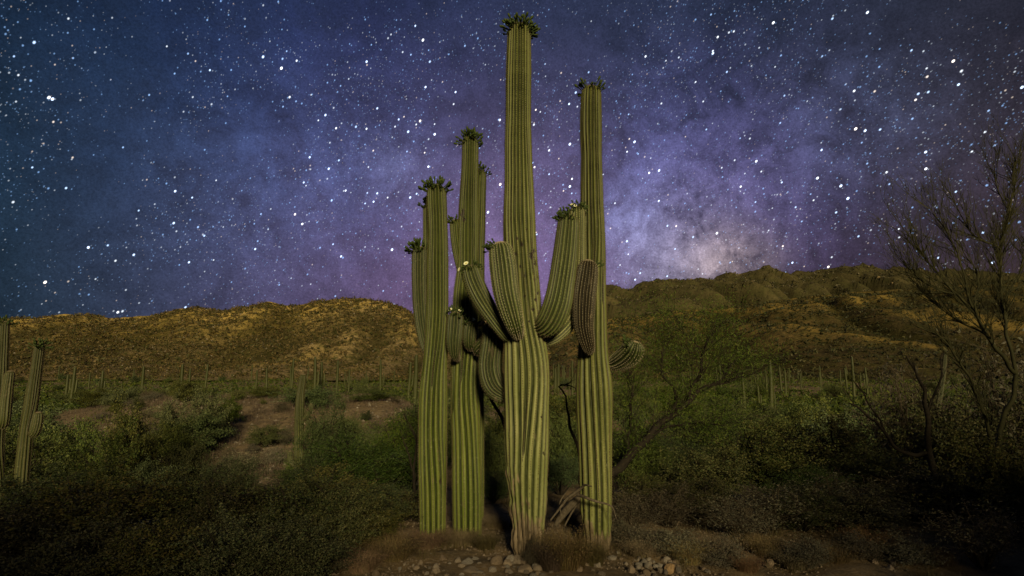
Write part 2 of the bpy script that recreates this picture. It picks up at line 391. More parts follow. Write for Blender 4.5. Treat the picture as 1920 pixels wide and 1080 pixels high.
MP = [(700, 690), (860, 640), (1040, 622), (1137, 600), (1250, 585), (1390, 573), (1500, 558), (1600, 548), (1700, 541), (1800, 532), (1920, 527), (2500, 520), (3400, 540)]
RP = [(500, 640), (880, 600), (1000, 575), (1100, 549), (1137, 541), (1180, 535), (1215, 528), (1235, 519), (1262, 525), (1290, 521), (1345, 515), (1390, 510), (1415, 503), (1440, 502), (1465, 509),
      (1510, 513), (1530, 513), (1560, 510), (1580, 502), (1605, 497), (1640, 499), (1655, 502), (1690, 500), (1720, 504), (1780, 507), (1850, 508), (1920, 510), (2500, 505), (3400, 540)]
hill_o, HV = hill('left_hill', LP, 185, 450, 0.2, M['hill'], 420, 110, 5.0, 5.0, 2.0, gsc=2.2, rug=1.0)
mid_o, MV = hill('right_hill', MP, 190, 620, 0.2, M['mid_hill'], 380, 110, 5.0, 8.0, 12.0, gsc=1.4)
far_o, FV = hill('mountain_ridge', RP, 640, 1500, 30, M['far_hill'], 460, 120, 12.0, 60.0, 31.0, pw=1.1, gsl=0.5, rug=17.0)

# shrubs and outcrops on the hillsides
def scatter_clumps(name, V, count, size, mt, seed, smin=0.02, smax=1.0, rock=False):
    rng = np.random.default_rng(seed); rows, cols = V.shape[:2]; rr = int(rows * 0.88)
    j = (rng.uniform(smin, smax, count) * (rr - 2)); i = rng.uniform(0.02, 0.98, count) * (cols - 2)
    j0 = j.astype(int); i0 = i.astype(int); fj = (j - j0)[:, None]; fi = (i - i0)[:, None]
    P = (V[j0, i0] * (1 - fj) + V[j0 + 1, i0] * fj) * (1 - fi) + (V[j0, i0 + 1] * (1 - fj) + V[j0 + 1, i0 + 1] * fj) * fi
    keep = np.abs(P[:, 0] / P[:, 1]) < 1.15; P = P[keep]; n = len(P)
    K = 9 if not rock else 0
    sc = size * rng.uniform(0.5, 1.5, n) ** 1.3 * (0.5 + 0.6 * (j[keep] / rr))
    if rock:
        base = np.array([[1, 0, 0], [0, 1, 0], [-1, 0, 0], [0, -1, 0], [0, 0, 0.8], [0, 0, -0.6]], float)
        Fb = np.array([[0, 1, 4], [1, 2, 4], [2, 3, 4], [3, 0, 4], [1, 0, 5], [2, 1, 5], [3, 2, 5], [0, 3, 5]])
        Vv = base[None] * sc[:, None, None] * rng.uniform(0.6, 1.4, (n, 6, 1)) + P[:, None]
        Ff = Fb[None] + (np.arange(n) * 6)[:, None, None]
    else:  # a clump is nine leafy facets around a centre
        C = P[:, None] + rng.normal(size=(n, K, 3)) * np.array([0.42, 0.42, 0.26]) * sc[:, None, None] + np.array([0, 0, 0.35]) * sc[:, None, None]
        Vv = C[:, :, None] + rng.normal(size=(n, K, 3, 3)) * 0.34 * sc[:, None, None, None]
        Vv = Vv.reshape(n, K * 3, 3); Ff = (np.arange(n * K * 3).reshape(-1, 3))
    Ff = np.asarray(Ff).reshape(-1, 3)
    me = mesh_np(name, Vv.reshape(-1, 3), Ff.ravel(), np.full(len(Ff), 3), mt)
    return link(name, me, kind='stuff')
M['hill_shrub'] = foliage_mat('hill_shrub', [(0.018, 0.024, 0.008), (0.045, 0.050, 0.014), (0.12, 0.10, 0.035), (0.022, 0.020, 0.010)])
scatter_clumps('hillside_scrub', HV, 42000, 1.25, M['hill_shrub'], 1)
scatter_clumps('hill_stones', HV, 2600, 0.5, M['rock'], 2, rock=True)
scatter_clumps('slope_scrub', MV, 26000, 1.6, M['hill_shrub'], 3)
scatter_clumps('mountain_scrub', FV, 16000, 3.4, M['hill_shrub'], 4)
scatter_clumps('mountain_crags', FV, 260, 3.2, M['crag'], 5, 0.5, 1.0, rock=True)

def plain_scrub():
    rng = np.random.default_rng(17); n = 26000
    D = 70 * (235 / 70) ** rng.uniform(0, 1, n) ; px = rng.uniform(-250, 2170, n); x = (px - 960) / FPX * D
    clear = (px > 270) & (px < 800) & (D < 85) & (rng.uniform(0, 1, n) < 0.8)
    cl = np.array([noise.noise((a * 0.06, b * 0.06, 4)) for a, b in zip(x, D)]); keep = ~clear & (cl > -0.45)
    x, y = x[keep], D[keep]; n = len(x); z = gh(x, y); sc = rng.uniform(0.35, 1.35, n) ** 1.2; K = 9
    P = np.stack([x, y, z], axis=1)
    C = P[:, None] + np.abs(rng.normal(size=(n, K, 3))) * np.sign(rng.uniform(-1, 1, (n, K, 3)) + np.array([0, 0, 2])) * np.array([0.55, 0.55, 0.42]) * sc[:, None, None]
    Vv = (C[:, :, None] + rng.normal(size=(n, K, 3, 3)) * 0.17 * sc[:, None, None, None]).reshape(-1, 3)
    Ff = np.arange(len(Vv)).reshape(-1, 3)
    return link('plain_scrub', mesh_np('plain_scrub', Vv, Ff.ravel(), np.full(len(Ff), 3), M['leaf_far']), kind='stuff')
plain_scrub()

# ------------------------------------------------------------------ stars
def star_field():
    rng = np.random.default_rng(11); Rr = 6000.0
    n0 = 165000
    z = rng.uniform(-0.03, 1, n0); a = rng.uniform(0, 2 * math.pi, n0); c = np.sqrt(1 - z * z)
    d = np.stack([c * np.sin(a), c * np.cos(a), z], axis=1)
    dens = np.full(n0, 0.5)
    for (bx, by, sg, w) in [(1330, 400, 13, 0.55), (1180, 420, 5, 1.0), (740, 330, 5, 0.5), (640, 300, 7, 0.5), (600, 200, 16, 0.45), (1560, 280, 12, 0.4), (1300, 470, 6, 0.4), (300, 300, 18, 0.12)]:
        b = np.array(ray(bx, by).normalized()); dens += w * np.exp((d @ b - 1) / math.radians(sg) ** 2)
    cl = np.array([noise.fractal(Vector(v) * 7, 1.0, 2.0, 3) for v in d]); dens *= np.clip(1 + cl * 1.5, 0.12, 2.4)
    d = d[rng.uniform(0, 1, n0) < dens * 0.78]; n = len(d)
    mag = rng.pareto(2.3, n) + 1; mag = np.minimum(mag, 12)
    # angular size in photograph pixels and brightness
    rpx = 0.78 + 0.36 * np.log2(mag) * rng.uniform(0.7, 1.15, n); bri = 0.085 * mag ** 1.3 * rng.uniform(0.4, 1.2, n)
    pole = np.array([-0.835, -0.147, 0.53]); pole /= np.linalg.norm(pole)
    t1 = np.cross(pole, d); t1 /= np.linalg.norm(t1, axis=1, keepdims=True); t2 = np.cross(d, t1)
    r = (rpx * 1.02 / 1066.7 * Rr)[:, None]; P = d * Rr
    k6 = 6; ang = np.arange(k6) * 2 * math.pi / k6
    st = 1.5
    rim = [P + (t1 * math.cos(q) * st + t2 * math.sin(q)) * r for q in ang]
    V = np.stack([P] + rim, axis=1)
    tint = rng.uniform(0, 1, n); warm = tint > 0.90; blue = tint < 0.62
    colr = np.ones((n, 3)) * np.array([0.80, 0.90, 1.0]); colr[blue] = [0.30, 0.55, 1.0]; colr[warm] = [1.0, 0.82, 0.66]
    mx = np.clip(bri, 0, 1.6)[:, None]
    core = colr * mx * 1.15 + np.clip(bri - 0.6, 0, 1.4)[:, None]
    edge = colr * mx * np.array([0.45, 0.62, 0.9])
    C = np.zeros((n, 7, 4)); C[:, 0, :3] = core * 1.45; C[:, :, 3] = 1
    Fb = [(0, 1 + q, 1 + (q + 1) % k6) for q in range(k6)]
    Ff = (np.array(Fb)[None] + (np.arange(n) * 7)[:, None, None]).reshape(-1, 3)
    m = bpy.data.materials.new('starlight'); m.use_nodes = True; t = NT(m.node_tree); t.n.clear()
    e = t.node('ShaderNodeEmission'); at = t.node('ShaderNodeAttribute', attribute_name='glow'); t.l.new(at.outputs['Color'], e.inputs[0])
    e.inputs[1].default_value = 1.25
    ad = t.node('ShaderNodeAddShader'); tr = t.node('ShaderNodeBsdfTransparent'); t.l.new(e.outputs[0], ad.inputs[0]); t.l.new(tr.outputs[0], ad.inputs[1])
    t.l.new(ad.outputs[0], t.node('ShaderNodeOutputMaterial').inputs[0]); m.cycles.emission_sampling = 'NONE'
    me = mesh_np('star_field', V.reshape(-1, 3), Ff.ravel(), np.full(len(Ff), 3), m, False, {'glow': C.reshape(-1, 4)})
    return link('star_field', me, kind='structure')
star_field()

# ------------------------------------------------------------------ saguaros
def catmull(P, step):
    P = [np.array(p, float) for p in P]; out = []
    Q = [2 * P[0] - P[1]] + P + [2 * P[-1] - P[-2]]
    for i in range(1, len(Q) - 2):
        a, b, c, d = Q[i - 1], Q[i], Q[i + 1], Q[i + 2]
        n = max(1, int(round(np.linalg.norm((c - b)[:3]) / step)))
        for j in range(n):
            t = j / n
            out.append(0.5 * (2 * b + (c - a) * t + (2 * a - 5 * b + 4 * c - d) * t * t + (3 * b - a - 3 * c + d) * t ** 3))
    out.append(P[-1]); return np.array(out)

def stem(path, n0, n1, mt, seed, step=0.035, per=8, depth=0.23, arm=False, bark_h=0.0, scars=(), wool=0.4, spines=True, spine_mats=None, spine_len=0.022, dome=1.0, ref=None, aro=0.0075, twist=0.0, name='trunk', parent=None, fuzz=1.0, wob=0.02):
    """a ribbed cactus stem along path [(px,py,half width px,D)...]; returns the object and its crown frame"""
    rng = np.random.default_rng(seed)
    K = []
    for (px, py, hw, D) in path:
        w = W(px, py, D) if ref is None else Vector((px, py, D))
        r = RW(hw, px, py, D) if ref is None else hw
        K.append((w.x, w.y, w.z, r))
    C = catmull(K, step); P = C[:, :3]; R = np.maximum(C[:, 3], 0.01)
    L = np.concatenate(([0], np.cumsum(np.linalg.norm(np.diff(P, axis=0), axis=1)))); T = L[-1]
    # densify the dome end so the tip closes smoothly
    rt = R[-1] * dome
    nd = 10; s_new = T - rt * (1 - np.sin(np.linspace(0, math.pi / 2, nd)))
    s_all = np.concatenate((L[L < T - rt], s_new)); s_all[-1] = T
    P = np.stack([np.interp(s_all, L, P[:, q]) for q in range(3)], axis=1); R = np.interp(s_all, L, R); L = s_all
    domef = np.sqrt(np.clip(1 - np.clip((L - (T - rt)) / rt, 0, 1) ** 2, 0, 1)); domef[-1] = 0.03
    R = R * domef
    if arm:
        ra = R[len(R) // 3]; R = R * (0.45 + 0.55 * np.sqrt(np.clip(1 - (1 - np.clip(L / (ra * 1.1), 0, 1)) ** 2, 0, 1)))
    R = R * (1 + wob * np.sin(L * 3.1 + seed) + wob * 0.6 * np.sin(L * 7.3 + seed * 2))
    nr = len(L); tang = np.gradient(P, axis=0); tang /= np.linalg.norm(tang, axis=1, keepdims=True)
    A = np.zeros((nr, 3)); a = np.cross(tang[0], (0.1, 1, 0.05)); a /= np.linalg.norm(a)
    for i in range(nr):
        a = a - tang[i] * a.dot(tang[i]); a /= np.linalg.norm(a); A[i] = a
    B = np.cross(tang, A)
    # ribs: n1 ribs at the top; n1-n0 of the grooves are born on the way up
    birth = np.full(n1, -9.0)
    extra = n1 - n0
    if extra > 0:
        ids = np.round(np.linspace(0, n1, extra, endpoint=False)).astype(int) + 1
        for q in ids: birth[q % n1] = rng.uniform(0.04, 0.6) * T
    wv = lambda i, l: sst(birth[i], birth[i] + 0.10, l) if birth[i] > 0 else 1.0
    Gpos = np.zeros((nr, n1)); Gw = np.zeros((nr, n1)); Cpos = np.zeros((nr, n1)); RibW = np.zeros((nr, n1))
    ph = rng.uniform(0, 6, n1); basew = rng.uniform(0.9, 1.1, n1)
    for i in range(nr):
        l = L[i]
        g = np.array([sst(birth[q], birth[q] + 0.9, l) if birth[q] > 0 else 1.0 for q in range(n1)])
        Gw[i] = [wv(q, l) for q in range(n1)]
        w = basew.copy(); w *= (0.5 + 0.5 * g) * (0.5 + 0.5 * np.roll(g, 1))     # groove q lies between rib q and q+1; rib q touches grooves q-1 and q
        cum = np.concatenate(([0], np.cumsum(w))) / w.sum() * 2 * math.pi
        Gpos[i] = cum[1:] + 0.035 * np.sin(l * 2.2 + ph) + twist * l; RibW[i] = w / w.sum() * 2 * math.pi
        cc = (cum[:-1] + cum[1:]) / 2 + 0.035 * np.sin(l * 2.2 + ph) + twist * l
        gp = Gpos[i]; cc = cc * g + gp * (1 - g)
        gprev = np.roll(g, 1); gpp = np.roll(gp, 1).copy(); gpp[0] -= 2 * math.pi
        cc = cc * gprev + gpp * (1 - gprev); Cpos[i] = cc
    ns = n1 * per; th = np.arange(ns) * 2 * math.pi / ns
    dth = (th[None, :, None] - Gpos[:, None, :] + math.pi) % (2 * math.pi) - math.pi
    sg = (2 * math.pi / n1) * 0.23
    G = (Gw[:, None, :] * np.exp(-(np.abs(dth) / sg) ** 1.35)).max(axis=2)
    # the rib next to an unborn groove is rounded
    rad = R[:, None] * (1.015 - depth * G)
    X = np.cos(th)[None, :, None] * A[:, None, :] + np.sin(th)[None, :, None] * B[:, None, :]
    V = P[:, None, :] + X * rad[:, :, None]
    tip = np.clip(1 - (T - L) / (rt * wool + 1e-6), 0, 1)
    tipv = np.repeat(tip[:, None], ns, axis=1)
    bark = np.zeros((nr, ns)); scar = np.zeros((nr, ns))
    if bark_h > 0:
        hz = (V[:, :, 2] - P[0][2])
        nz = np.array([noise.fractal(Vector(v) * 5.0, 1, 2, 3) for v in V.reshape(-1, 3)]).reshape(nr, ns) if nr * ns < 90000 else 0
        side = 0.30 * np.sin(th + 2.2)[None, :]
        bark = np.clip(1 - hz / (bark_h * (1 + side)) + 0.45 * nz, 0, 1) * 1.0
        V += X * (np.clip(bark, 0, 1) * (nz if np.ndim(nz) else 0) * 0.05)[:, :, None]
    for (sx, sy, sr) in scars:
        c = None; best = 1e9
        # the spot on the front of the stem that the photograph shows at sx, sy
        dr = np.array(ray(sx, sy)); dr /= np.linalg.norm(dr); o = np.array([0, 0, CAM_H])
        rel = V - o; tt = rel @ dr; dist = np.linalg.norm(rel - tt[:, :, None] * dr, axis=2)
        front = (X @ dr) < 0
        rr = sr * 1.25 / FPX * 6.4
        m_ = np.where(front, np.clip(1.25 - dist / rr, 0, 1), 0)
        scar = np.maximum(scar, m_); V -= X * (m_ * rr * 0.5)[:, :, None]
    i = (np.arange(nr - 1)[:, None] * ns + np.arange(ns)[None, :]); i2 = (np.arange(nr - 1)[:, None] * ns + (np.arange(ns)[None, :] + 1) % ns)
    Fq = np.stack([i, i2, i2 + ns, i + ns], axis=2).reshape(-1, 4)
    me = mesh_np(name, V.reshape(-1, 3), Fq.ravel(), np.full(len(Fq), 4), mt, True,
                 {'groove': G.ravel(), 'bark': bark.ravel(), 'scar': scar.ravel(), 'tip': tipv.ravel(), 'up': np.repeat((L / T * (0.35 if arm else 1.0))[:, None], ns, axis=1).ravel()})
    o = link(name, me, parent)
    if spines:
        sv, sf, sm, cnt = [], [], [], 0
        allP, allN, allT, tipw = [], [], [], []
        for q in range(n1):
            l = rng.uniform(0, 0.03) + 0.03
            while l < T - 0.006:
                if bark_h > 0 and l < bark_h * rng.uniform(0.3, 1.1): l += 0.03; continue
                c = np.interp(l, L, Cpos[:, q]); r = np.interp(l, L, R) * 1.015
                p = np.array([np.interp(l, L, P[:, z]) for z in range(3)]); j = min(nr - 1, int(np.searchsorted(L, l)))
                x = math.cos(c) * A[j] + math.sin(c) * B[j]
                allP.append(p + x * r); allN.append(x); allT.append(tang[j]); near = max(0, 1 - (T - l) / (rt * 1.2)); tipw.append(near)
                l += 0.027 * rng.uniform(0.8, 1.2) * (1 - 0.45 * near)
        allP = np.array(allP); allN = np.array(allN); allT = np.array(allT); tipw = np.array(tipw); n = len(allP)
        side = np.cross(allN, allT)
        allN = allN * (1 - 0.7 * tipw[:, None]) + allT * tipw[:, None] * 0.9; allN /= np.linalg.norm(allN, axis=1, keepdims=True)
        ar = aro
        pv = np.stack([allP + side * ar * 0.75, allP + allT * ar, allP - side * ar * 0.75, allP - allT * ar, allP + allN * ar * 0.8], axis=1)
        b5 = np.array([[0, 1, 4], [1, 2, 4], [2, 3, 4], [3, 0, 4]])
        fa = (b5[None] + (np.arange(n) * 5)[:, None, None]).reshape(-1, 3)
        ks = 5
        d = allN[:, None] * 0.75 + rng.normal(size=(n, ks, 3)) * 0.75; d /= np.linalg.norm(d, axis=2, keepdims=True)
        d[:, 0] = allN[:] * 0.8 + allT[:] * -0.4
        ln = spine_len * fuzz * rng.uniform(0.45, 1.25, (n, ks, 1)); wd = np.cross(d, allT[:, None] + 0.3 * side[:, None]); wd /= np.linalg.norm(wd, axis=2, keepdims=True) + 1e-9
        b = allP[:, None]
        sp = np.stack([b + wd * 0.0009, b - wd * 0.0009, b + d * ln], axis=2).reshape(-1, 3)
        fs = np.arange(len(sp)).reshape(-1, 3) + len(pv) * 5
        Vs = np.concatenate([pv.reshape(-1, 3), sp]); Fs = np.concatenate([fa, fs])
        mi = np.concatenate([np.zeros(len(fa), int), np.ones(len(fs), int)])
        sm_ = spine_mats or (M['areole'], M['spine'])
        link('spines', mesh_np('spines', Vs, Fs.ravel(), np.full(len(Fs), 3), list(sm_), False, None, mi), o, kind='stuff')
    top = Vector(P[-1]); tv = Vector(tang[-1]).normalized()
    return o, (top, tv, Vector(A[-1]), Vector(B[-1]), rt, float(np.interp(T - rt, L, R)))

# buds and flowers
def lathe(profile, sides, mats, name, mi=None, close=True):
    mb = MB(); n = len(profile); V = []
    for (r, z) in profile:
        for j in range(sides):
            a = 2 * math.pi * j / sides; V.append((r * math.cos(a), r * math.sin(a), z))
    F = [(i * sides + j, i * sides + (j + 1) % sides, (i + 1) * sides + (j + 1) % sides, (i + 1) * sides + j) for i in range(n - 1) for j in range(sides)]
    mb.add(V, F, 4); return mb.mesh(name, mats, True)
BUDS = [lathe([(0.002, -0.012), (0.0050, 0), (0.0045, 0.020 * s), (0.0048, 0.040 * s), (0.0085, 0.052 * s), (0.0125, 0.062 * s), (0.0125, 0.072 * s), (0.008, 0.082 * s), (0.001, 0.086 * s)], 6, M['bud'], 'bud') for s in (0.65, 0.95, 1.25)]
def flower_mesh():
    mb = MB()
    prof = [(0.005, 0), (0.009, 0.02), (0.012, 0.05), (0.014, 0.06)]
    V = [(r * math.cos(a * math.pi / 3), r * math.sin(a * math.pi / 3), z) for (r, z) in prof for a in range(6)]
    mb.add(V, [(i * 6 + j, i * 6 + (j + 1) % 6, (i + 1) * 6 + (j + 1) % 6, (i + 1) * 6 + j) for i in range(3) for j in range(6)], 4)
    nb = 18; npet = 12
    for q in range(npet):
        a = 2 * math.pi * q / npet; c, s = math.cos(a), math.sin(a); tx, ty = -s, c
        mb.add([(0.010 * c - tx * .005, 0.010 * s - ty * .005, 0.058), (0.010 * c + tx * .005, 0.010 * s + ty * .005, 0.058), (0.030 * c + tx * .009, 0.030 * s + ty * .009, 0.070), (0.030 * c - tx * .009, 0.030 * s - ty * .009, 0.070), (0.042 * c, 0.042 * s, 0.064)],
               [(0, 1, 2), (0, 2, 3), (3, 2, 4)], 3)
    n1 = npet * 3
    V = [(r * math.cos(a * math.pi / 4), r * math.sin(a * math.pi / 4), z) for (r, z) in [(0.012, 0.060), (0.013, 0.066), (0.002, 0.069)] for a in range(8)]
    mb.add(V, [(i * 8 + j, i * 8 + (j + 1) % 8, (i + 1) * 8 + (j + 1) % 8, (i + 1) * 8 + j) for i in range(2) for j in range(8)], 4)
    mi = [0] * 18 + [1] * n1 + [2] * 16
    me = mb.mesh('flower', [M['bud'], M['petal'], M['stamen']], True); me.polygons.foreach_set('material_index', mi); return me
FLOWER = flower_mesh()
def place_on(name, data, parent, p, d, sc, **props):
    o = link(name, data, parent, p, **props); o.rotation_euler = d.to_track_quat('Z', 'Y').to_euler(); o.scale = (sc,) * 3; return o
def crown(stem_o, fr, n, seed, lo=15, hi=85, flowers=(), size=1.0, arc=None, fruits=0):
    """a wreath of buds on the dome of a stem; arc=(centre, half width) in degrees limits it to one side (0 = away to the right)"""
    rng = random.Random(seed); top, tv, A, B, rt, r = fr; c = top - tv * rt
    n = int(n * 1.8); size *= 1.12
    for i in range(n):
        phi = math.radians(rng.uniform(lo, hi))
        if arc: a = math.radians(arc[0] + rng.gauss(0, arc[1] * 0.5))
        else: a = rng.uniform(0, 2 * math.pi)
        side = Vector((math.cos(a), math.sin(a), 0)); side = (side - tv * side.dot(tv)).normalized()
        p = c + side * r * math.sin(phi) * 0.97 + tv * rt * math.cos(phi) * 0.97
        d = (side * math.sin(phi) + tv * (math.cos(phi) + 0.25) + Vector((rng.gauss(0, .2), rng.gauss(0, .2), rng.gauss(0, .15)))).normalized()
        place_on('bud', BUDS[rng.randrange(3)], stem_o, p, d, size * rng.uniform(0.75, 1.25))
    for (a, phi, s) in flowers:
        a = math.radians(a); phi = math.radians(phi)
        side = Vector((math.cos(a), math.sin(a), 0)); side = (side - tv * side.dot(tv)).normalized()
        p = c + side * r * math.sin(phi) + tv * rt * math.cos(phi)
        d = (side * math.sin(phi) + tv * math.cos(phi) + Vector((0, -0.5, 0))).normalized()
        place_on('flower', FLOWER, stem_o, p, d, s, label='open white flower')

PALE = (M['areole_pale'], M['spine']); DARK = (M['areole'], M['spine_dark'])
GRP = 'tall saguaros standing together'
# centre saguaro
DT = 6.35
sag = thing('saguaro_cactus', 'tallest saguaro with thick ribbed trunk, brown scarred base and five upward curving arms', 'saguaro cactus', (0, 0, 0), GRP)
scars = [(988, 431, 3), (978, 458, 4.5), (966, 478, 4), (997, 478, 5), (999, 483, 5), (1006, 493, 5), (985, 515, 3), (996, 533, 3), (1006, 563, 4), (1000, 580, 3.5), (1009, 548, 3.5), (984, 556, 2.5), (1013, 572, 3), (970, 445, 2.5), (1004, 447, 2.5), (992, 601, 3), (1021, 640, 3),
         (1003, 525, 3), (1002, 470, 3.5), (963, 488, 2.5), (1011, 520, 3), (976, 500, 2.5), (1016, 780, 2.5), (1020, 850, 3), (980, 715, 2), (845, 900, 1)]
o, fr = stem([(991, 1050, 27, DT), (991, 1000, 30, DT), (990, 930, 36, DT), (988, 860, 39.5, DT), (987, 750, 41.5, DT), (986, 670, 41.5, DT), (981, 600, 37, DT), (977, 500, 31.5, DT), (974, 430, 29.5, DT), (973, 350, 27.5, DT), (971.5, 270, 25.5, DT), (972, 180, 23.5, DT), (973, 100, 22.5, DT), (974, 45, 21, DT)],
             16, 23, M['skin_main'], 3, bark_h=1.1, scars=scars, parent=sag, depth=0.24, per=8, spine_mats=DARK)
crown(o, fr, 58, 1, 15, 88, size=0.95); crown(o, fr, 22, 2, 50, 100, size=0.8, arc=(0, 40))
o, fr = stem([(972, 634, 10, 6.18), (966, 612, 16, 6.00), (958, 585, 21, 5.95), (949, 548, 24, 5.93), (943, 500, 24.5, 5.94), (939, 470, 22, 5.95), (936, 453, 19, 5.95)], 20, 20, M['skin_arm'], 4, parent=sag, arm=True, name='arm', spine_mats=PALE, depth=0.2, wool=0.55, wob=0.01, step=0.03)
crown(o, fr, 20, 3, 35, 75, arc=(170, 75), size=0.8)
o, fr = stem([(957, 638, 12, 6.25), (930, 602, 15, 6.22), (906, 565, 18, 6.28), (889, 530, 18.5, 6.3), (880, 498, 17, 6.3)], 17, 17, M['skin_arm'], 5, parent=sag, arm=True, name='arm', depth=0.2, wob=0.01, step=0.03, dome=0.7)
crown(o, fr, 30, 4, 30, 95, flowers=[(250, 35, 0.75), (190, 60, 0.65)], size=0.55)
o, fr = stem([(958, 750, 12, 6.5), (930, 728, 21, 6.6), (919, 690, 22, 6.65), (924, 640, 21, 6.65), (926, 600, 19, 6.65)], 20, 20, M['skin_shade'], 6, parent=sag, arm=True, name='arm', depth=0.22, wob=0.01, step=0.03)
o, fr = stem([(1004, 618, 13, 6.30), (1028, 607, 24, 6.15), (1044, 575, 26.5, 6.08), (1053, 530, 24.5, 6.08), (1060, 480, 23.5, 6.1), (1065, 430, 21.5, 6.12), (1067, 402, 19, 6.12)], 20, 20, M['skin_arm'], 7, parent=sag, arm=True, name='arm', spine_mats=DARK, depth=0.2, wob=0.01, step=0.03)
crown(o, fr, 34, 5, 20, 80, flowers=[(100, 25, 0.6)], size=0.72, arc=(190, 110))
o, fr = stem([(1010, 645, 11, 6.45), (1040, 625, 19, 6.5), (1066, 590, 21, 6.55), (1078, 530, 18.5, 6.55), (1082, 460, 16, 6.55), (1082, 386, 14.5, 6.55)], 18, 18, M['skin_main'], 8, parent=sag, arm=True, name='arm', depth=0.2, wob=0.01, step=0.03)
crown(o, fr, 36, 6, 20, 85, flowers=[(200, 35, 0.55), (250, 55, 0.5)], size=0.65)
# right saguaro
DR = 6.74
sag = thing('saguaro_cactus', 'tall slender saguaro on the right with a dark brown hanging arm in front', 'saguaro cactus', (0, 0, 0), GRP)
o, fr = stem([(1119, 1032, 24, DR), (1118, 980, 27, DR), (1117, 930, 29.5, DR), (1116, 860, 30.5, DR), (1115, 780, 34, DR), (1114, 720, 33, DR), (1112, 660, 28, DR), (1113, 600, 24, DR), (1113, 500, 23, DR), (1111, 440, 23.5, DR), (1110, 380, 21.5, DR), (1109, 300, 19, DR), (1108, 250, 20.5, DR), (1108, 200, 19.5, DR), (1109, 161, 18.5, DR)],
             13, 19, M['skin_right'], 13, parent=sag, depth=0.25, bark_h=0.5, spine_mats=DARK, fuzz=1.5)
crown(o, fr, 26, 7, 35, 75, size=1.0)
o, fr = stem([(1108, 664, 8, 6.5), (1101, 642, 14, 6.40), (1094, 608, 19, 6.35), (1095, 560, 22, 6.33), (1100, 520, 21.5, 6.34), (1104, 487, 18, 6.35)], 20, 20, M['skin_dark'], 14, parent=sag, arm=True, name='arm', spine_mats=(M['areole_pale'], M['spine_dark']), depth=0.28, wool=0.5, fuzz=0.8, aro=0.0055, wob=0.01, step=0.03)
o['label'] = 'dark brown hanging arm with pale spine dots'
crown(o, fr, 6, 8, 40, 75, arc=(10, 30), size=0.7)
o, fr = stem([(1138, 684, 9, 6.74), (1157, 679, 16, 6.66), (1176, 668, 20, 6.52), (1188, 655, 20, 6.42), (1193, 640, 18, 6.38)], 20, 20, M['skin_shade'], 15, parent=sag, arm=True, name='arm', spine_mats=PALE, depth=0.26, wool=0.12, fuzz=1.0, aro=0.006, wob=0.01, step=0.03)
crown(o, fr, 7, 9, 25, 80, arc=(180, 90), size=0.8)
# left saguaro
DL = 7.05
sag = thing('saguaro_cactus', 'leftmost of the tall saguaros, with two short arms close to its left side', 'saguaro cactus', (0, 0, 0), GRP)
o, fr = stem([(811, 1014, 24, DL), (811, 960, 25.5, DL), (811, 880, 26, DL), (811.5, 800, 26.5, DL), (812.5, 740, 26, DL), (815, 690, 24, DL), (818, 640, 22, DL), (820, 580, 20.5, DL), (820.5, 500, 19.5, DL), (821, 440, 18.5, DL), (819, 380, 19, DL), (818, 346, 17.5, DL)],
             15, 20, M['skin_left'], 23, parent=sag, depth=0.24, scars=[(827, 903, 4), (822, 1000, 2)])
crown(o, fr, 52, 10, 15, 90, size=0.95)
o, fr = stem([(806, 668, 8, 7.12), (797, 640, 12, 7.15), (790, 590, 14, 7.2), (787, 530, 14.5, 7.2), (787, 462, 14.5, 7.2)], 17, 17, M['skin_shade'], 24, parent=sag, arm=True, name='arm', wob=0.01, step=0.03)
crown(o, fr, 40, 11, 10, 85, size=0.95, arc=(180, 150))
o, fr = stem([(812, 650, 10, 7.3), (808, 600, 13, 7.4), (807, 500, 13.5, 7.4), (806, 380, 12.5, 7.4)], 16, 16, M['skin_left'], 25, parent=sag, arm=True, name='arm', wob=0.01)
crown(o, fr, 26, 12, 15, 85, size=0.85)
# second from left
D2 = 7.2
sag = thing('saguaro_cactus', 'second tall saguaro from the left, with three flowering bulb arms', 'saguaro cactus', (0, 0, 0), GRP)
o, fr = stem([(876, 1010, 26, D2), (876, 950, 27.5, D2), (875, 880, 27.5, D2), (873.5, 800, 27, D2), (871.5, 700, 26, D2), (872, 640, 24.5, D2), (872, 560, 23, D2), (877, 500, 20, D2), (878, 450, 20, D2), (879, 380, 17.5, D2), (881, 320, 16, D2), (882, 256, 15, D2)],
             14, 20, M['skin_left'], 33, parent=sag, depth=0.24, scars=[(866, 402, 5), (869, 412, 5), (867, 395, 4), (879, 828, 2)])
crown(o, fr, 56, 13, 12, 92, size=0.95)
crown(o, fr, 2, 14, 95, 100, size=0.8, arc=(0, 20))
o, fr = stem([(874, 535, 7, 7.2), (864, 495, 10, 7.22), (857, 455, 11, 7.22), (853, 412, 10.5, 7.22)], 15, 15, M['skin_left'], 34, parent=sag, arm=True, name='arm', wob=0.01, step=0.03)
crown(o, fr, 26, 15, 15, 85, size=0.75)
o, fr = stem([(860, 676, 5, 7.0), (852, 664, 9, 6.88), (851, 640, 15, 6.85), (853, 612, 16.5, 6.85), (854, 584, 15, 6.85)], 15, 15, M['skin_shade'], 35, parent=sag, arm=True, name='arm', wob=0.01, step=0.025)
crown(o, fr, 30, 16, 20, 85, flowers=[(215, 30, 0.7), (330, 30, 0.5)], size=0.65)
o, fr = stem([(884, 656, 6, 7.0), (880, 643, 11, 6.88), (881, 622, 13, 6.86), (884, 603, 12, 6.86)], 14, 14, M['skin_shade'], 36, parent=sag, arm=True, name='arm', wob=0.01, step=0.025)
crown(o, fr, 22, 17, 20, 85, flowers=[(290, 30, 0.75)], size=0.65)
top, tv = fr[0], fr[1]
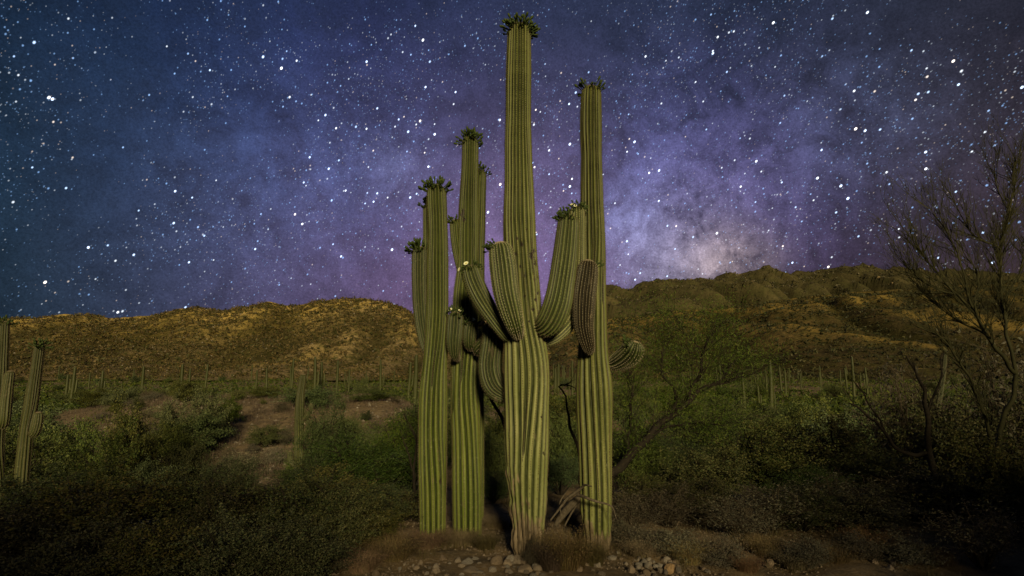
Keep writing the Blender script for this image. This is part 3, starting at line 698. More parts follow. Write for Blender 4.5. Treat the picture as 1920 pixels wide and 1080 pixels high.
place_on('fruit', lathe([(0.004, 0), (0.02, 0.02), (0.024, 0.05), (0.012, 0.075), (0.001, 0.08)], 8, M['fruit'], 'fruit'), o, W(897, 612, 6.85), Vector((0.7, -0.3, 0.5)), 1.3, label='pinkish dried flower')
o, fr = stem([(893, 664, 6, 6.95), (898, 655, 12, 6.88), (908, 645, 14, 6.84), (919, 632, 12, 6.82)], 14, 14, M['skin_shade'], 37, parent=sag, arm=True, name='arm', wob=0.01, step=0.025)
crown(o, fr, 34, 18, 10, 85, size=0.85)
# slim one behind
D3 = 7.75
sag = thing('saguaro_cactus', 'slim plain saguaro half hidden behind the second saguaro from the left', 'saguaro cactus', (0, 0, 0), GRP)
o, fr = stem([(890, 990, 17, D3), (891, 900, 16.5, D3), (891, 760, 16, D3), (892, 640, 15.5, D3), (893, 500, 15.5, D3), (895, 400, 15.5, D3), (897, 318, 14.5, D3)], 14, 18, M['skin_left'], 43, parent=sag, depth=0.18)
crown(o, fr, 36, 19, 12, 90, size=0.9)

# ------------------------------------------------------------------ farther saguaros with their own shape
def own_saguaro(label, path, arms, seed, mt='skin_far', buds=0):
    s = thing('saguaro_cactus', label, 'saguaro cactus', (0, 0, 0), 'lone saguaros in the scrub')
    px, py, hw, D = path[0]; b = W(px, py, D); g = ghf(b.x, b.y) - 0.15
    if b.z > g:  # carry the trunk down to the ground
        q = W(px, py, D); pyb = 540 + FPX * math.tan(math.atan2(CAM_H - g, D) + PITCH)
        path = [(px - (path[1][0] - px) * 0.3, pyb, hw * 0.95, D)] + path
    o_, fr_ = stem(path, 11, 15, M[mt], seed, step=0.08, per=5, parent=s, spine_len=0.03, aro=0.009)
    if buds: crown(o_, fr_, buds, seed, 10, 95, size=1.3)
    for i, a in enumerate(arms):
        o_, _ = stem(a, 12, 12, M[mt], seed + i + 1, step=0.05, per=5, arm=True, parent=s, name='arm', spine_len=0.03, aro=0.009)
own_saguaro('leaning saguaro near the left edge with a stubby arm low on its right side', [(39, 930, 11, 12.5), (44, 860, 11, 12.5), (55, 780, 11, 12.5), (66, 710, 9.5, 12.5), (75, 645, 8.5, 12.5)],
            [[(55, 818, 6, 12.4), (64, 812, 8, 12.4), (70, 795, 8.5, 12.4), (73, 772, 8, 12.4)]], 50, buds=26)
own_saguaro('saguaro cut off by the left edge with a slanting arm beside it', [(-6, 840, 11, 13), (-1, 760, 11, 13), (4, 680, 10, 13), (8, 602, 8.5, 13)],
            [[(3, 800, 6, 12.8), (8, 790, 9, 12.7), (12, 750, 9, 12.7), (19, 695, 7.5, 12.7)]], 55, buds=22)
own_saguaro('pale straight saguaro in the clearing with small rounded side arms', [(560, 868, 8.5, 22), (561, 800, 8.5, 22), (563, 745, 7.5, 22), (566, 722, 6.5, 22), (569, 701, 6, 22)],
            [[(566, 820, 4, 21.9), (574, 812, 5, 21.9), (579, 800, 5, 21.9), (581, 785, 5, 21.9)], [(566, 790, 3, 22), (575, 780, 4, 22), (582, 770, 4, 22), (583, 757, 4, 22)], [(556, 875, 3, 21.9), (548, 868, 4.5, 21.9), (544, 858, 5, 21.9), (544, 845, 5, 21.9)]], 60)
own_saguaro('bent saguaro standing in the dark scrub at right', [(1756, 790, 4.5, 30), (1762, 745, 4.5, 30), (1769, 700, 3.8, 30), (1773, 655, 3, 30)], [], 65, mt='skin_shade')

# saguaros of the plain
def far_proto(kind, seed):
    s = thing('saguaro_cactus', 'x', 'saguaro cactus', (0, -50, -30))
    kw = dict(step=0.25, per=3, depth=0.16, spines=False, parent=s, ref=True)
    stem([(0, 0, 0.20, -0.3), (0, 0, 0.23, 1.5), (0.02, 0, 0.25, 3.2), (0, 0, 0.21, 4.4), (0, 0, 0.18, 5.0)], 12, 12, M['skin_far'], seed, **kw)
    arms = {0: [], 1: [((1, 0.1), 1.9, 1.5)], 2: [((1, 0), 1.8, 1.7), ((-1, 0.2), 2.2, 1.3)], 3: [((-1, -0.3), 1.5, 2.4), ((0.9, 0.3), 2.3, 0.9)]}[kind]
    for i, (dv, z, h) in enumerate(arms):
        x, y = dv
        stem([(0.12 * x, 0.12 * y, 0.10, z), (0.36 * x, 0.36 * y, 0.14, z), (0.48 * x, 0.48 * y, 0.15, z + 0.3), (0.50 * x, 0.5 * y, 0.15, z + h * 0.6), (0.50 * x, 0.5 * y, 0.13, z + h)], 10, 10, M['skin_far'], seed + i + 1, arm=True, name='arm', **kw)
    return s
protos = [far_proto(i, 70 + i * 5) for i in range(4)]
FS = [(140, 688, 78, 2), (128, 702, 85, 1), (193, 694, 85, 2), (270, 686, 100, 0), (343, 682, 92, 0), (357, 690, 115, 0), (388, 682, 130, 0), (550, 672, 120, 0), (594, 668, 95, 1), (604, 678, 100, 2), (634, 675, 120, 0), (715, 674, 125, 0), (780, 664, 72, 0), (767, 679, 100, 1),
      (1440, 677, 62, 0), (1393, 702, 72, 0), (1421, 722, 70, 1), (1451, 736, 64, 0), (1537, 698, 140, 2), (1595, 668, 110, 0), (1622, 688, 120, 3), (1585, 690, 130, 0), (1678, 700, 120, 0), (1350, 678, 120, 0), (1462, 688, 130, 0), (1500, 700, 140, 0), (1040, 690, 110, 0), (1046, 682, 115, 0), (1072, 676, 110, 1), (1280, 700, 90, 0)]
used = set()
def put_far(i, px, top, D, kd, label, group):
    p = W(px, top, D); g = ghf(p.x, p.y); h = max(1.2, p.z - g)
    s = h / 5.0; wsc = min(1.1, max(0.55, s * 0.85))
    src = protos[kd]; loc = (p.x, p.y, g)
    if kd not in used:
        used.add(kd); o = src; o.location = loc; o['label'] = label
    else: o = dup(src, loc, 0, label=label)
    o['group'] = group; o.rotation_euler = (random.gauss(0, 0.02), random.gauss(0, 0.025), 0); o.scale = (wsc, wsc, s)
    return o
where = ['beyond the scrub at far left', 'in the scrub left of the clearing', 'below the rounded left hill', 'just left of the tall saguaro group', 'between the tall saguaros', 'right of the mesquite', 'on the plain below the dark right slope']
words = {0: 'single upright saguaro', 1: 'one armed saguaro', 2: 'two armed saguaro', 3: 'saguaro with one long arm'}
OWN = {1440: 'tallest post like saguaro right of the mesquite', 1393: 'short single saguaro just right of the mesquite', 1451: 'stumpy single saguaro beside the tallest post like one', 140: 'two armed saguaro at far left, nearer of a close pair', 193: 'thin two armed saguaro standing right of a close pair',
       270: 'thin single saguaro above the round bush', 343: 'thick single saguaro left of the big dark bush', 388: 'thin single saguaro above the big dark bush', 357: 'leaning single saguaro close beside the thick one', 550: 'single saguaro left of the pale straight saguaro', 634: 'single saguaro right of the pale straight saguaro', 715: 'single saguaro beyond the bare slope'}
for i, (px, top, D, kd) in enumerate(FS):
    wz = where[0] if px < 230 else where[1] if px < 420 else where[2] if px < 700 else where[3] if px < 800 else where[4] if px < 1100 else where[5] if px < 1460 else where[6]
    hgt = 'taller' if D < 95 else 'small distant'
    put_far(i, px, top, D, kd, OWN.get(px) or f'{hgt} {words[kd]} {wz}', 'distant saguaros on the plain')
def far_place(px):
    for lim, w in [(100, 'at the left edge'), (230, 'behind the leaning saguaro'), (330, 'above the round bush'), (420, 'above the big dark bush'), (500, 'beyond the clearing'), (575, 'behind the pale saguaro'), (650, 'under the left hill summit'), (720, 'beyond the bare slope'), (800, 'beside the leftmost tall saguaro'), (1100, 'between the tall saguaros'),
                   (1240, 'behind the mesquite'), (1330, 'above the mesquite fork'), (1420, 'right of the mesquite'), (1500, 'under the mountain peak'), (1580, 'on the right plain'), (9999, 'near the bare tree')]:
        if px < lim: return w
rs = random.Random(5)
for i in range(85):
    px = rs.choice([rs.uniform(0, 780), rs.uniform(380, 780), rs.uniform(1140, 1700), rs.uniform(1180, 1640), rs.uniform(1030, 1080)])
    D = rs.uniform(120, 215); p = W(px, 700, D); g = ghf(p.x, p.y); hh = rs.uniform(2.0, 5.8)
    py = 540 + FPX * math.tan(-math.atan2(g + hh - CAM_H, D) + PITCH)
    put_far(i, px, py, D, kd_ := rs.choice([0, 0, 0, 1, 2, 3]), f"{'tall' if hh > 4.4 else 'short' if hh < 3 else 'mid sized'} tiny far {['saguaro without arms', 'one armed saguaro', 'two armed saguaro', 'long armed saguaro'][kd_]} {far_place(px)}", 'tiny saguaros at the foot of the hills')

# ------------------------------------------------------------------ bushes
def bush_parts(seed, n_stem, n_leaf, rx, rz, leaf_l, leaf_w, mleaf, mbark, droop=0.0, low=0.25, stem_r=0.02, twig_n=14, spread=0.13):
    """meshes of a bush of unit size: stems fork from the base into twigs, leaves sit along the twigs"""
    rng = np.random.default_rng(seed); rd = random.Random(seed); mb = MB(); tips = []
    for i in range(n_stem):
        a = 2 * math.pi * i / n_stem + rd.uniform(-.4, .4); el = rd.uniform(0.25, 1.0)
        end = Vector((math.cos(a) * rx * (1.05 - 0.75 * el), math.sin(a) * rx * (1.05 - 0.75 * el), rz * (low + (0.95 - low) * el))) * rd.uniform(0.75, 1.0)
        m1 = end * 0.4 + Vector((rd.gauss(0, .06), rd.gauss(0, .06), 0.12 * rz)) * rx; m2 = end * 0.75 + Vector((rd.gauss(0, .05), rd.gauss(0, .05), 0.05)) * rx
        mb.tube([Vector((0, 0, -0.05)), m1, m2, end], [stem_r, stem_r * .7, stem_r * .45, stem_r * .2], 4)
        for q in range(twig_n):
            t = rd.uniform(0.35, 1.0); b = (m1.lerp(m2, (t - .35) / .4) if t < .75 else m2.lerp(end, (t - .75) / .25))
            e = b + Vector((rd.gauss(0, 1), rd.gauss(0, 1), rd.gauss(0.25, .7))) * 0.26 * rx
            e.z = max(e.z, 0.02)
            mb.tube([b, b.lerp(e, .5) + Vector((rd.gauss(0, .02), rd.gauss(0, .02), .02)) * rx, e], [stem_r * .22, stem_r * .15, stem_r * .07], 3)
            tips.append((b, e))
    B = np.array([t[0] for t in tips]); E = np.array([t[1] for t in tips])
    idx = rng.integers(0, len(tips), n_leaf); u = rng.uniform(0.2, 1.15, n_leaf)[:, None]
    P = B[idx] * (1 - u) + E[idx] * u + rng.normal(size=(n_leaf, 3)) * spread * rx * 0.45
    P[:, 2] = np.abs(P[:, 2])
    V, F3 = leaves(P, leaf_l, leaf_w, rng, droop)
    return mb.mesh('stems', mbark), mesh_np('foliage', V, F3.ravel(), np.full(len(F3), 3), mleaf)
KIND = {}
def make_kind(key, name, nvar, **kw):
    KIND[key] = (name, [bush_parts(hash_seed + i, **kw) for i, hash_seed in zip(range(nvar), [sum(map(ord, key)) * 7] * nvar)])
make_kind('jojoba', 'leafy_bush', 4, n_stem=18, n_leaf=14000, rx=0.5, rz=0.8, leaf_l=0.020, leaf_w=0.0058, mleaf=M['leaf_olive'], mbark=M['bark'], stem_r=0.012, twig_n=11, spread=0.09)
make_kind('mesquite', 'mesquite_bush', 3, n_stem=16, n_leaf=15000, rx=0.5, rz=0.8, leaf_l=0.030, leaf_w=0.0028, mleaf=M['leaf_green'], mbark=M['bark'], droop=0.5, stem_r=0.014, twig_n=12, spread=0.12)
make_kind('grey', 'bursage_shrub', 3, n_stem=22, n_leaf=5000, rx=0.5, rz=0.7, leaf_l=0.036, leaf_w=0.008, mleaf=M['leaf_grey'], mbark=M['deadwood'], stem_r=0.010, twig_n=14, low=0.15)
make_kind('far', 'desert_shrub', 5, n_stem=16, n_leaf=13000, rx=0.5, rz=0.75, leaf_l=0.024, leaf_w=0.0055, mleaf=M['leaf_far'], mbark=M['bark'], stem_r=0.012, twig_n=9, spread=0.10, low=0.12)
make_kind('twiggy', 'bare_bush', 3, n_stem=26, n_leaf=2200, rx=0.5, rz=0.85, leaf_l=0.028, leaf_w=0.006, mleaf=M['leaf_grey'], mbark=M['bark_twig'], stem_r=0.009, twig_n=22)
CNT = {}
def bush(key, px, top, D, w, label, group=None, hmax=None):
    name, var = KIND[key]; i = CNT.get(key, 0); CNT[key] = i + 1
    p = W(px, top, D); g = ghf(p.x, p.y); h = max(0.35 if w < 2 else 0.6, p.z - g)
    if hmax: h = min(h, hmax)
    st, fo = var[(i * 7 + int(px)) % len(var)]
    t_ = thing(name, label, 'bush', (p.x, p.y, g - 0.02), group, rz=(i * 2.399) % 6.28)
    t_.scale = (w, w, h / (0.80 if key != 'far' else 0.78))
    link('stems', st, t_); link('foliage', fo, t_)
    return t_
G1 = 'leafy olive bushes in the foreground at left'
for (px, top, D, w, lb) in [
    (60, 948, 5.6, 1.5, 'dark leafy bush in the bottom left corner'),
    (205, 905, 6.3, 1.8, 'yellow tinged leafy bush below the leaning saguaro'),
    (345, 900, 6.9, 1.3, 'rounded olive bush left of the centre foreground bushes'),
    (440, 905, 6.3, 1.3, 'dense olive bush with upright twigs at lower left'),
    (560, 905, 6.5, 1.4, 'olive bush right of the dense one, below the straight saguaro'),
    (640, 945, 6.4, 0.9, 'low dark bush left of the dry brush under the leftmost tall saguaro'),
    (700, 930, 7.6, 1.3, 'dark leafy bush left of the leftmost tall saguaro'), (620, 900, 7.8, 1.5, 'dark leafy bush below the feathery green bushes'), (690, 975, 6.8, 0.9, 'low dark bush behind the reddish dry brush'), (750, 950, 7.9, 1.0, 'low dark bush touching the left saguaro foot'),
    (140, 1000, 5.1, 1.2, 'low bush at the bottom edge, second from the left corner'),
    (300, 985, 5.2, 1.2, 'low mottled bush at the bottom edge below the clearing'),
    (420, 985, 5.3, 1.2, 'low bush at the bottom edge with a pale bare twig'),
    (545, 990, 5.4, 1.1, 'low dark bush at the bottom edge left of the dry brush')]:
    bush('jojoba', px, top - 38, D, w * 1.12, lb, G1)
G2 = 'dark bushes at lower right'
for (key, px, top, D, w, lb) in [
    ('jojoba', 1330, 845, 9.2, 1.5, 'dark bush below the mesquite branches'), ('jojoba', 1430, 800, 9.6, 2.2, 'broad dark olive bush right of the mesquite'),
    ('jojoba', 1545, 785, 10, 2.2, 'pale topped olive bush in the middle of the right scrub'), ('jojoba', 1640, 850, 8.8, 1.9, 'shadowed bush left of the right hand bare tree'),
    ('jojoba', 1215, 900, 8.4, 1.0, 'dim leafy bush right behind the right tall saguaro'), ('jojoba', 1300, 905, 8.0, 1.3, 'dim leafy bush under the end of the mesquite limbs'), ('twiggy', 1380, 950, 7.0, 1.1, 'tangled brush left of the gap in the lower right scrub'), ('jojoba', 1500, 930, 7.4, 1.2, 'small leafy bush right of the gap in the lower right scrub'),
    ('jojoba', 1620, 930, 7.2, 1.4, 'leafy bush left of the crooked tree foot'), ('jojoba', 1760, 890, 7.6, 1.5, 'leafy bush behind the foot of the bare tree'), ('twiggy', 1180, 940, 7.5, 0.9, 'low twiggy bush directly behind the right saguaro foot'),
    ('twiggy', 1250, 925, 7.6, 1.2, 'greyish twiggy bush right of the right tall saguaro'), ('twiggy', 1440, 925, 7.3, 1.4, 'twiggy dark bush beside the gap in the lower right scrub'),
    ('twiggy', 1560, 905, 7.6, 1.5, 'twiggy bush below the broad olive bushes'), ('twiggy', 1700, 900, 7.9, 1.5, 'twiggy bush just left of the bare tree foot'),
    ('jojoba', 1880, 820, 7.0, 1.6, 'dark bush at the right edge behind the bare tree'), ('twiggy', 1830, 960, 6.0, 1.2, 'low tangled bush in the bottom right corner'),
    ('jojoba', 1800, 740, 11.5, 2.6, 'tall dark bush behind the bare tree'), ('twiggy', 1700, 690, 13, 2.8, 'tall bare twigged bush left of the bare tree'),
    ('twiggy', 1890, 640, 12, 3.0, 'tall tangled bush at the right edge'), ('mesquite', 1500, 880, 8.5, 1.4, 'small green bush in the gap of the right scrub')]:
    bush(key, px, top - 26, D, w * 1.1, lb, G2)
G3 = 'feathery green bushes behind the tall saguaros'
for (px, top, D, w, lb) in [
    (600, 850, 10.5, 2.2, 'feathery green bush at the foot of the straight pale saguaro'), (690, 800, 10.5, 2.9, 'large feathery green bush left of the tall saguaros'),
    (760, 775, 12, 2.3, 'feathery bush touching the leftmost tall saguaro'), (740, 905, 8.6, 1.4, 'low feathery bush beside the foot of the leftmost tall saguaro'),
    (930, 790, 10.5, 1.5, 'bright green bush between the second and the centre saguaro'), (925, 880, 9.2, 1.0, 'low green bush between the second and the centre saguaro'),
    (1052, 745, 12, 1.7, 'green bush between the centre and the right saguaro'), (1050, 835, 9.8, 1.2, 'low green bush between the centre and the right saguaro'),
    (1190, 780, 10.2, 1.8, 'green bush under the mesquite trunk'), (440, 830, 15.5, 2.0, 'small round green tree like bush in the clearing'),
    (620, 745, 22, 3.2, 'green bush right beside the straight pale saguaro'), (660, 760, 26, 3.4, 'green bush behind the straight pale saguaro'), (1350, 760, 16, 3.4, 'feathery bush beyond the mesquite'), (1270, 800, 12, 2.6, 'feathery bush right under the mesquite limbs')]:
    bush('mesquite', px, top, D, w, lb, G3)
G4 = 'scrub bushes of the middle distance'
for (px, top, D, w, lb) in [
    (30, 790, 16, 3.6, 'dark scrub bush between the two left edge saguaros'), (110, 745, 21, 3.4, 'dark bush right of the leaning saguaro'), (190, 770, 18, 2.6, 'wide bush at left below the hill'),
    (255, 745, 21, 2.9, 'round green bush left of the clearing'), (180, 835, 12.5, 2.0, 'low bush behind the foreground bushes at left'), (285, 850, 13, 1.4, 'low dark bush at the lower edge of the clearing'), (90, 860, 11, 2.4, 'dark bush at the foot of the leaning saguaro'),
    (385, 715, 30, 3.5, 'big dark green bush above the clearing'), (330, 740, 28, 2.5, 'green bush joined to the big dark one'), (430, 735, 34, 2.4, 'green bush at the upper edge of the clearing'), (500, 722, 46, 4, 'long low bush beyond the clearing'),
    (580, 715, 40, 5, 'bush behind the top of the straight pale saguaro'), (700, 728, 44, 5, 'bush beyond the bare slope'), (660, 775, 30, 1.8, 'small dark bush on the bare slope'), (735, 780, 24, 2.4, 'small bush at the right of the bare slope'), (500, 790, 30, 2.4, 'low bush on the clearing'), (350, 800, 22, 1.8, 'low bush in the clearing at left'),
    (1180, 745, 24, 4, 'green bush behind the mesquite crown'), (1420, 760, 30, 5, 'green bush below the distant saguaros at right'), (1500, 740, 36, 6, 'green bush on the right plain'), (1590, 750, 26, 5.5, 'dark green bush on the right plain'), (1660, 730, 30, 6, 'green bush near the bent saguaro'), (1360, 740, 40, 6, 'pale green bush on the right plain'), (1750, 760, 22, 4.4, 'dark bush in front of the bent saguaro'), (1860, 740, 20, 5, 'dark bush far right'), (1280, 770, 22, 3.4, 'green bush seen under the mesquite limbs'),
    (930, 740, 22, 3, 'green bush seen between second and centre saguaros'), (1055, 720, 30, 4, 'green bush seen between centre and right saguaros')]:
    bush('far', px, top, D, w, lb, G4)
rs = random.Random(19)
for i in range(84):
    D = 17 * (52 / 17) ** rs.random(); px = rs.uniform(275, 800) if i < 60 else rs.uniform(150, 300); p = W(px, 700, D); g = ghf(p.x, p.y); h = rs.uniform(0.35, 1.1)
    top = 540 + FPX * math.tan(-math.atan2(g + h - CAM_H, D) + PITCH)
    wz = 'at its left end' if px < 350 else 'beside the green bush' if px < 410 else 'at its bare middle' if px < 470 else 'left of the pale saguaro' if px < 540 else 'behind the pale saguaro' if px < 620 else 'near the tall saguaros'
    dz = 'low on' if D < 26 else 'midway up' if D < 38 else 'atop'; sz = 'tiny' if h < 0.55 else 'knee high' if h < 0.8 else 'rounded'
    kd_ = rs.choice(['grey', 'grey', 'far']); b_ = bush(kd_, px, top, D, h * rs.uniform(1.3, 2.4), f"{sz} {'dry grey' if kd_ == 'grey' else 'green'} shrub {dz} the bare slope, {wz}", 'small shrubs on the bare slope')
    b_.scale.z = h / 0.75
rs = random.Random(9)
for i in range(250):
    D = 22 * (190 / 22) ** rs.random(); px = rs.uniform(-150, 2070)
    if 270 < px < 790 and D < 75 and not (rs.random() < 0.18): continue
    p = W(px, 700, D); g = ghf(p.x, p.y); h = rs.uniform(1.1, 3.6) * (0.7 if 270 < px < 790 else 1.0); top = 540 + FPX * math.tan(-math.atan2(g + h - CAM_H, D) + PITCH)
    w = h * rs.uniform(1.1, 2.0); LM = [(-1e9, 'at the left edge'), (20, 'behind the leaning saguaro at left'), (120, 'below the hill saddle'), (250, 'above the round bush'), (340, 'behind the big dark bush'), (450, 'beyond the clearing'), (530, 'behind the pale straight saguaro'),
        (610, 'below the summit of the left hill'), (700, 'left of the tall saguaro group'), (780, 'behind the left tall pair'), (930, 'behind the centre saguaro'), (1030, 'between the centre and right tall saguaros'), (1090, 'behind the right tall saguaro'), (1160, 'behind the small side arm'), (1230, 'behind the mesquite crown'),
        (1330, 'at the right end of the mesquite limbs'), (1410, 'right of the mesquite'), (1500, 'below the right mountain peak'), (1600, 'above the crooked tree limbs'), (1700, 'behind the bent saguaro'), (1800, 'seen through the bare tree'), (1900, 'at the right edge')]
    wz = [q for q in LM if px >= q[0]][-1][1]; sz = ('wide ' if w > 4.4 else 'narrow ' if w < 3.2 else '') + ('tall' if h > 2.2 else 'low' if h < 1.5 else 'rounded')
    dz = 'on the near plain' if D < 60 else 'on the middle plain' if D < 110 else 'near the hill foot'
    bush('far', px, top, D, w, f'{sz} shrub {dz}, {wz}', 'shrubs across the plain')

# ------------------------------------------------------------------ grass, brush
def tuft(seed, n, h, r, lean=0.5, wd=0.0018):
    rng = np.random.default_rng(seed); mb = MB()
    a = rng.uniform(0, 6.28, n); rr = r * np.sqrt(rng.uniform(0, 1, n)) * 0.35
    P = np.stack([rr * np.cos(a), rr * np.sin(a), np.zeros(n) - 0.01], axis=1)
    out = np.stack([np.cos(a), np.sin(a), np.zeros(n)], axis=1) * rng.uniform(0.1, 1, (n, 1)) * lean + rng.normal(size=(n, 3)) * 0.18; out[:, 2] = 0
    H = h * rng.uniform(0.45, 1.1, n)[:, None]; up = np.array([0, 0, 1.0])
    sd = np.cross(out + 0.01, up); sd /= np.linalg.norm(sd, axis=1, keepdims=True)
    p1 = P + (up * 0.5 + out * 0.25) * H; p2 = P + (up * (0.95 - 0.2 * lean) + out * 0.8) * H
    V = np.stack([P - sd * wd, P + sd * wd, p1 + sd * wd * .8, p1 - sd * wd * .8, p2], axis=1).reshape(-1, 3); I = np.arange(n)[:, None] * 5
    F = np.concatenate([np.stack([I, I + 1, I + 2], axis=2), np.stack([I, I + 2, I + 3], axis=2), np.stack([I + 3, I + 2, I + 4], axis=2)], axis=1).reshape(-1, 3)
    return V, F
def brush_mesh(seed, h=0.42, r=0.42):
    """dry many-stemmed brush: wiry stems with small seed heads"""
    V, F = tuft(seed, 1500, h, r, 0.75, 0.0016); rng = np.random.default_rng(seed + 1)
    tips = V.reshape(-1, 5, 3)[:, 4]; mids = V.reshape(-1, 5, 3)[:, 2]; u = rng.uniform(0, 1, (1500, 1)); P = tips * u + mids * (1 - u) + rng.normal(size=(1500, 3)) * 0.012
    P = np.concatenate([P, tips]); LV, LF = leaves(P, 0.014, 0.0035, rng)
    return mesh_np('brush', np.concatenate([V, LV]), np.concatenate([F, LF + len(V)]).ravel(), np.full(len(F) + len(LF), 3), M['straw'])
BR = [brush_mesh(200 + i) for i in range(4)]
for i, (px, top, D, w, lb) in enumerate([
    (735, 1000, 6.35, 1.25, 'reddish dry brush left of the leftmost tall saguaro foot'), (680, 1025, 6.0, 0.9, 'low dry brush at the bottom edge left of the rocks'), (800, 990, 6.75, 1.0, 'dry brush around the foot of the leftmost tall saguaro'),
    (865, 990, 6.85, 0.95, 'dry brush at the foot of the second tall saguaro'), (1065, 985, 6.0, 1.05, 'brown dry brush between centre and right saguaro feet'), (1035, 1010, 5.95, 0.7, 'small dry brush hiding the right side of the centre saguaro foot'), (1110, 1010, 6.15, 0.7, 'dry brush in front of the right saguaro foot'),
    (930, 985, 7.6, 0.9, 'dry brush far back between the second and the centre saguaro'), (1060, 950, 7.8, 0.9, 'dry brush behind the fallen branch'), (1200, 1005, 6.4, 0.8, 'brown brush at the right of the right saguaro foot'), (1290, 1010, 6.2, 0.8, 'brown brush behind the stones at lower right'), (1430, 1000, 6.5, 0.9, 'brown brush under the gap in the right scrub'), (1560, 1015, 6.2, 0.9, 'brown brush left of the bare tree foot'), (910, 1020, 6.7, 0.7, 'low dry brush between second and centre saguaro feet'), (1180, 985, 6.8, 0.8, 'grassy dry brush right of the right saguaro foot'), (1345, 1000, 6.3, 0.9, 'dry brush at the bottom right of the stony patch'), (1400, 1035, 5.9, 0.6, 'short dry brush at the bottom edge right of the stones'), (1490, 1030, 6.1, 0.9, 'dry brush below the gap in the right scrub'), (1640, 985, 6.6, 1.2, 'dry brush left of the bare tree foot'), (1750, 1010, 6.2, 0.9, 'dry brush at the foot of the bare tree')]):
    p = W(px, top, D); g = ghf(p.x, p.y); h = max(0.16, p.z - g)
    t_ = thing('dry_brush', lb, 'dry brush', (p.x, p.y, g - 0.01), 'dry brush around the saguaro feet', rz=i * 1.7, data=BR[i % 4]); t_.scale = (w, w, h / 0.40)
for i, (px, top, D, w, lb) in enumerate([(1215, 975, 6.6, 0.75, 'grey leaved low shrub right of the right saguaro foot'), (1270, 985, 6.4, 0.7, 'grey brown shrub behind the small orange rock'), (1355, 1005, 6.1, 0.6, 'yellowish low shrub above the bottom edge'), (1520, 1022, 6.1, 0.55, 'pale flowering low shrub at lower right'),
    (1600, 1000, 6.3, 0.6, 'dim low shrub left of the bare tree'), (1700, 1000, 6.2, 0.7, 'speckled low shrub beside the bare tree foot'), (1165, 990, 6.9, 0.5, 'small dark shrub touching the right saguaro'), (1000, 1030, 6.1, 0.3, 'tiny shrub at the foot of the centre saguaro'), (615, 1010, 5.9, 0.7, 'low grey shrub at the bottom left of the dry brush')]):
    bush('grey', px, top, D, w, lb, 'low grey shrubs at the stony patch')
def carpet(name, pts, seed, h, mt, n_each=26):
    Vs, Fs, c = [], [], 0
    for i, (x, y) in enumerate(pts):
        q = random.Random(seed + i); V, F = tuft(seed + i % 17, n_each, h * q.uniform(0.5, 1.4), 0.25 + 0.25 * q.random(), 0.7, 0.004 if y > 12 else 0.0018)
        a = q.uniform(0, 6.28); s = q.uniform(0.7, 1.4) * (1.0 if y < 12 else 1.6); ca, sa = math.cos(a) * s, math.sin(a) * s
        Vn = np.stack([V[:, 0] * ca - V[:, 1] * sa + x, V[:, 0] * sa + V[:, 1] * ca + y, V[:, 2] + ghf(x, y)], axis=1)
        Vs.append(Vn); Fs.append(F + c); c += len(V)
    F = np.concatenate(Fs); return link(name, mesh_np(name, np.concatenate(Vs), F.ravel(), np.full(len(F), 3), mt), kind='stuff')
rs = random.Random(21); pts = []
while len(pts) < 7500:
    D = 14 * (95 / 14) ** rs.random(); px = rs.uniform(-50, 1950)
    if not (130 < px < 800) and rs.random() < 0.75: continue
    pts.append(((px - 960) / FPX * D, D))
carpet('dry_grass', pts, 400, 0.42, M['straw'], 24)
pts = [(rs.uniform(-5, 6), rs.uniform(5.2, 9)) for _ in range(150)]
carpet('low_grass', [p for p in pts if not (-1.4 < p[0] < 1.3 and p[1] < 6.3)], 700, 0.16, M['straw'], 40)

# ------------------------------------------------------------------ stones
def rock_mesh(seed, name='stone', mt=None, sub=2):
    import bmesh
    bm = bmesh.new(); bmesh.ops.create_icosphere(bm, subdivisions=sub, radius=1.0); rd = random.Random(seed)
    planes = [(Vector((rd.gauss(0, 1), rd.gauss(0, 1), rd.gauss(0, 1))).normalized(), rd.uniform(0.55, 0.9)) for _ in range(9)]
    for v in bm.verts:
        for (n_, d_) in planes:
            e = v.co.dot(n_) - d_
            if e > 0: v.co -= n_ * e * 0.9
        v.co += v.co.normalized() * noise.fractal(v.co * 2.2 + Vector((seed, 0, 0)), 1, 2, 3) * 0.09
    me = bpy.data.meshes.new(name); bm.to_mesh(me); bm.free(); me.materials.append(mt or M['rock']); return me
RK = [rock_mesh(i) for i in range(9)]; RKL = [rock_mesh(40 + i, sub=3) for i in range(5)]
def put_rock(px, py, wpx, hpx, me, name='stone', parent=ground, **props):
    # the ground point seen at px, py
    d = ray(px, py); t_ = 1.9 / -d.z
    for _ in range(6): t_ = (ghf(d.x * t_, d.y * t_) - CAM_H) / d.z
    x, y = d.x * t_, d.y * t_; r = wpx / 2 / FPX * t_; hz = hpx / 2 / FPX * t_
    o_ = link(name, me, parent, (x, y, ghf(x, y) + hz * 0.35), **props); o_.rotation_euler = (random.uniform(-.3, .3), random.uniform(-.3, .3), random.uniform(0, 6.28)); o_.scale = (r, r * random.uniform(0.8, 1.2), hz * 1.3)
    return o_
def big_rock(px, py, w, h, i, label, mt=None):
    me = RKL[i] if mt is None else rock_mesh(90 + i, 'rock', mt, 3)
    o_ = put_rock(px, py, w, h, me, 'rock', None, label=label, category='rock', group='larger rocks in front of the saguaros'); return o_
big_rock(931, 1060, 26, 24, 0, 'largest grey rock left of the centre saguaro foot'); big_rock(958, 1055, 24, 16, 1, 'grey rock touching the foot of the centre saguaro')
big_rock(876, 1060, 26, 16, 2, 'flat pale rock in front of the second saguaro'); big_rock(985, 1056, 24, 12, 3, 'low brown rock below the centre saguaro'); big_rock(1257, 1070, 22, 16, 4, 'orange rounded rock at the bottom edge', M['rock_orange'])
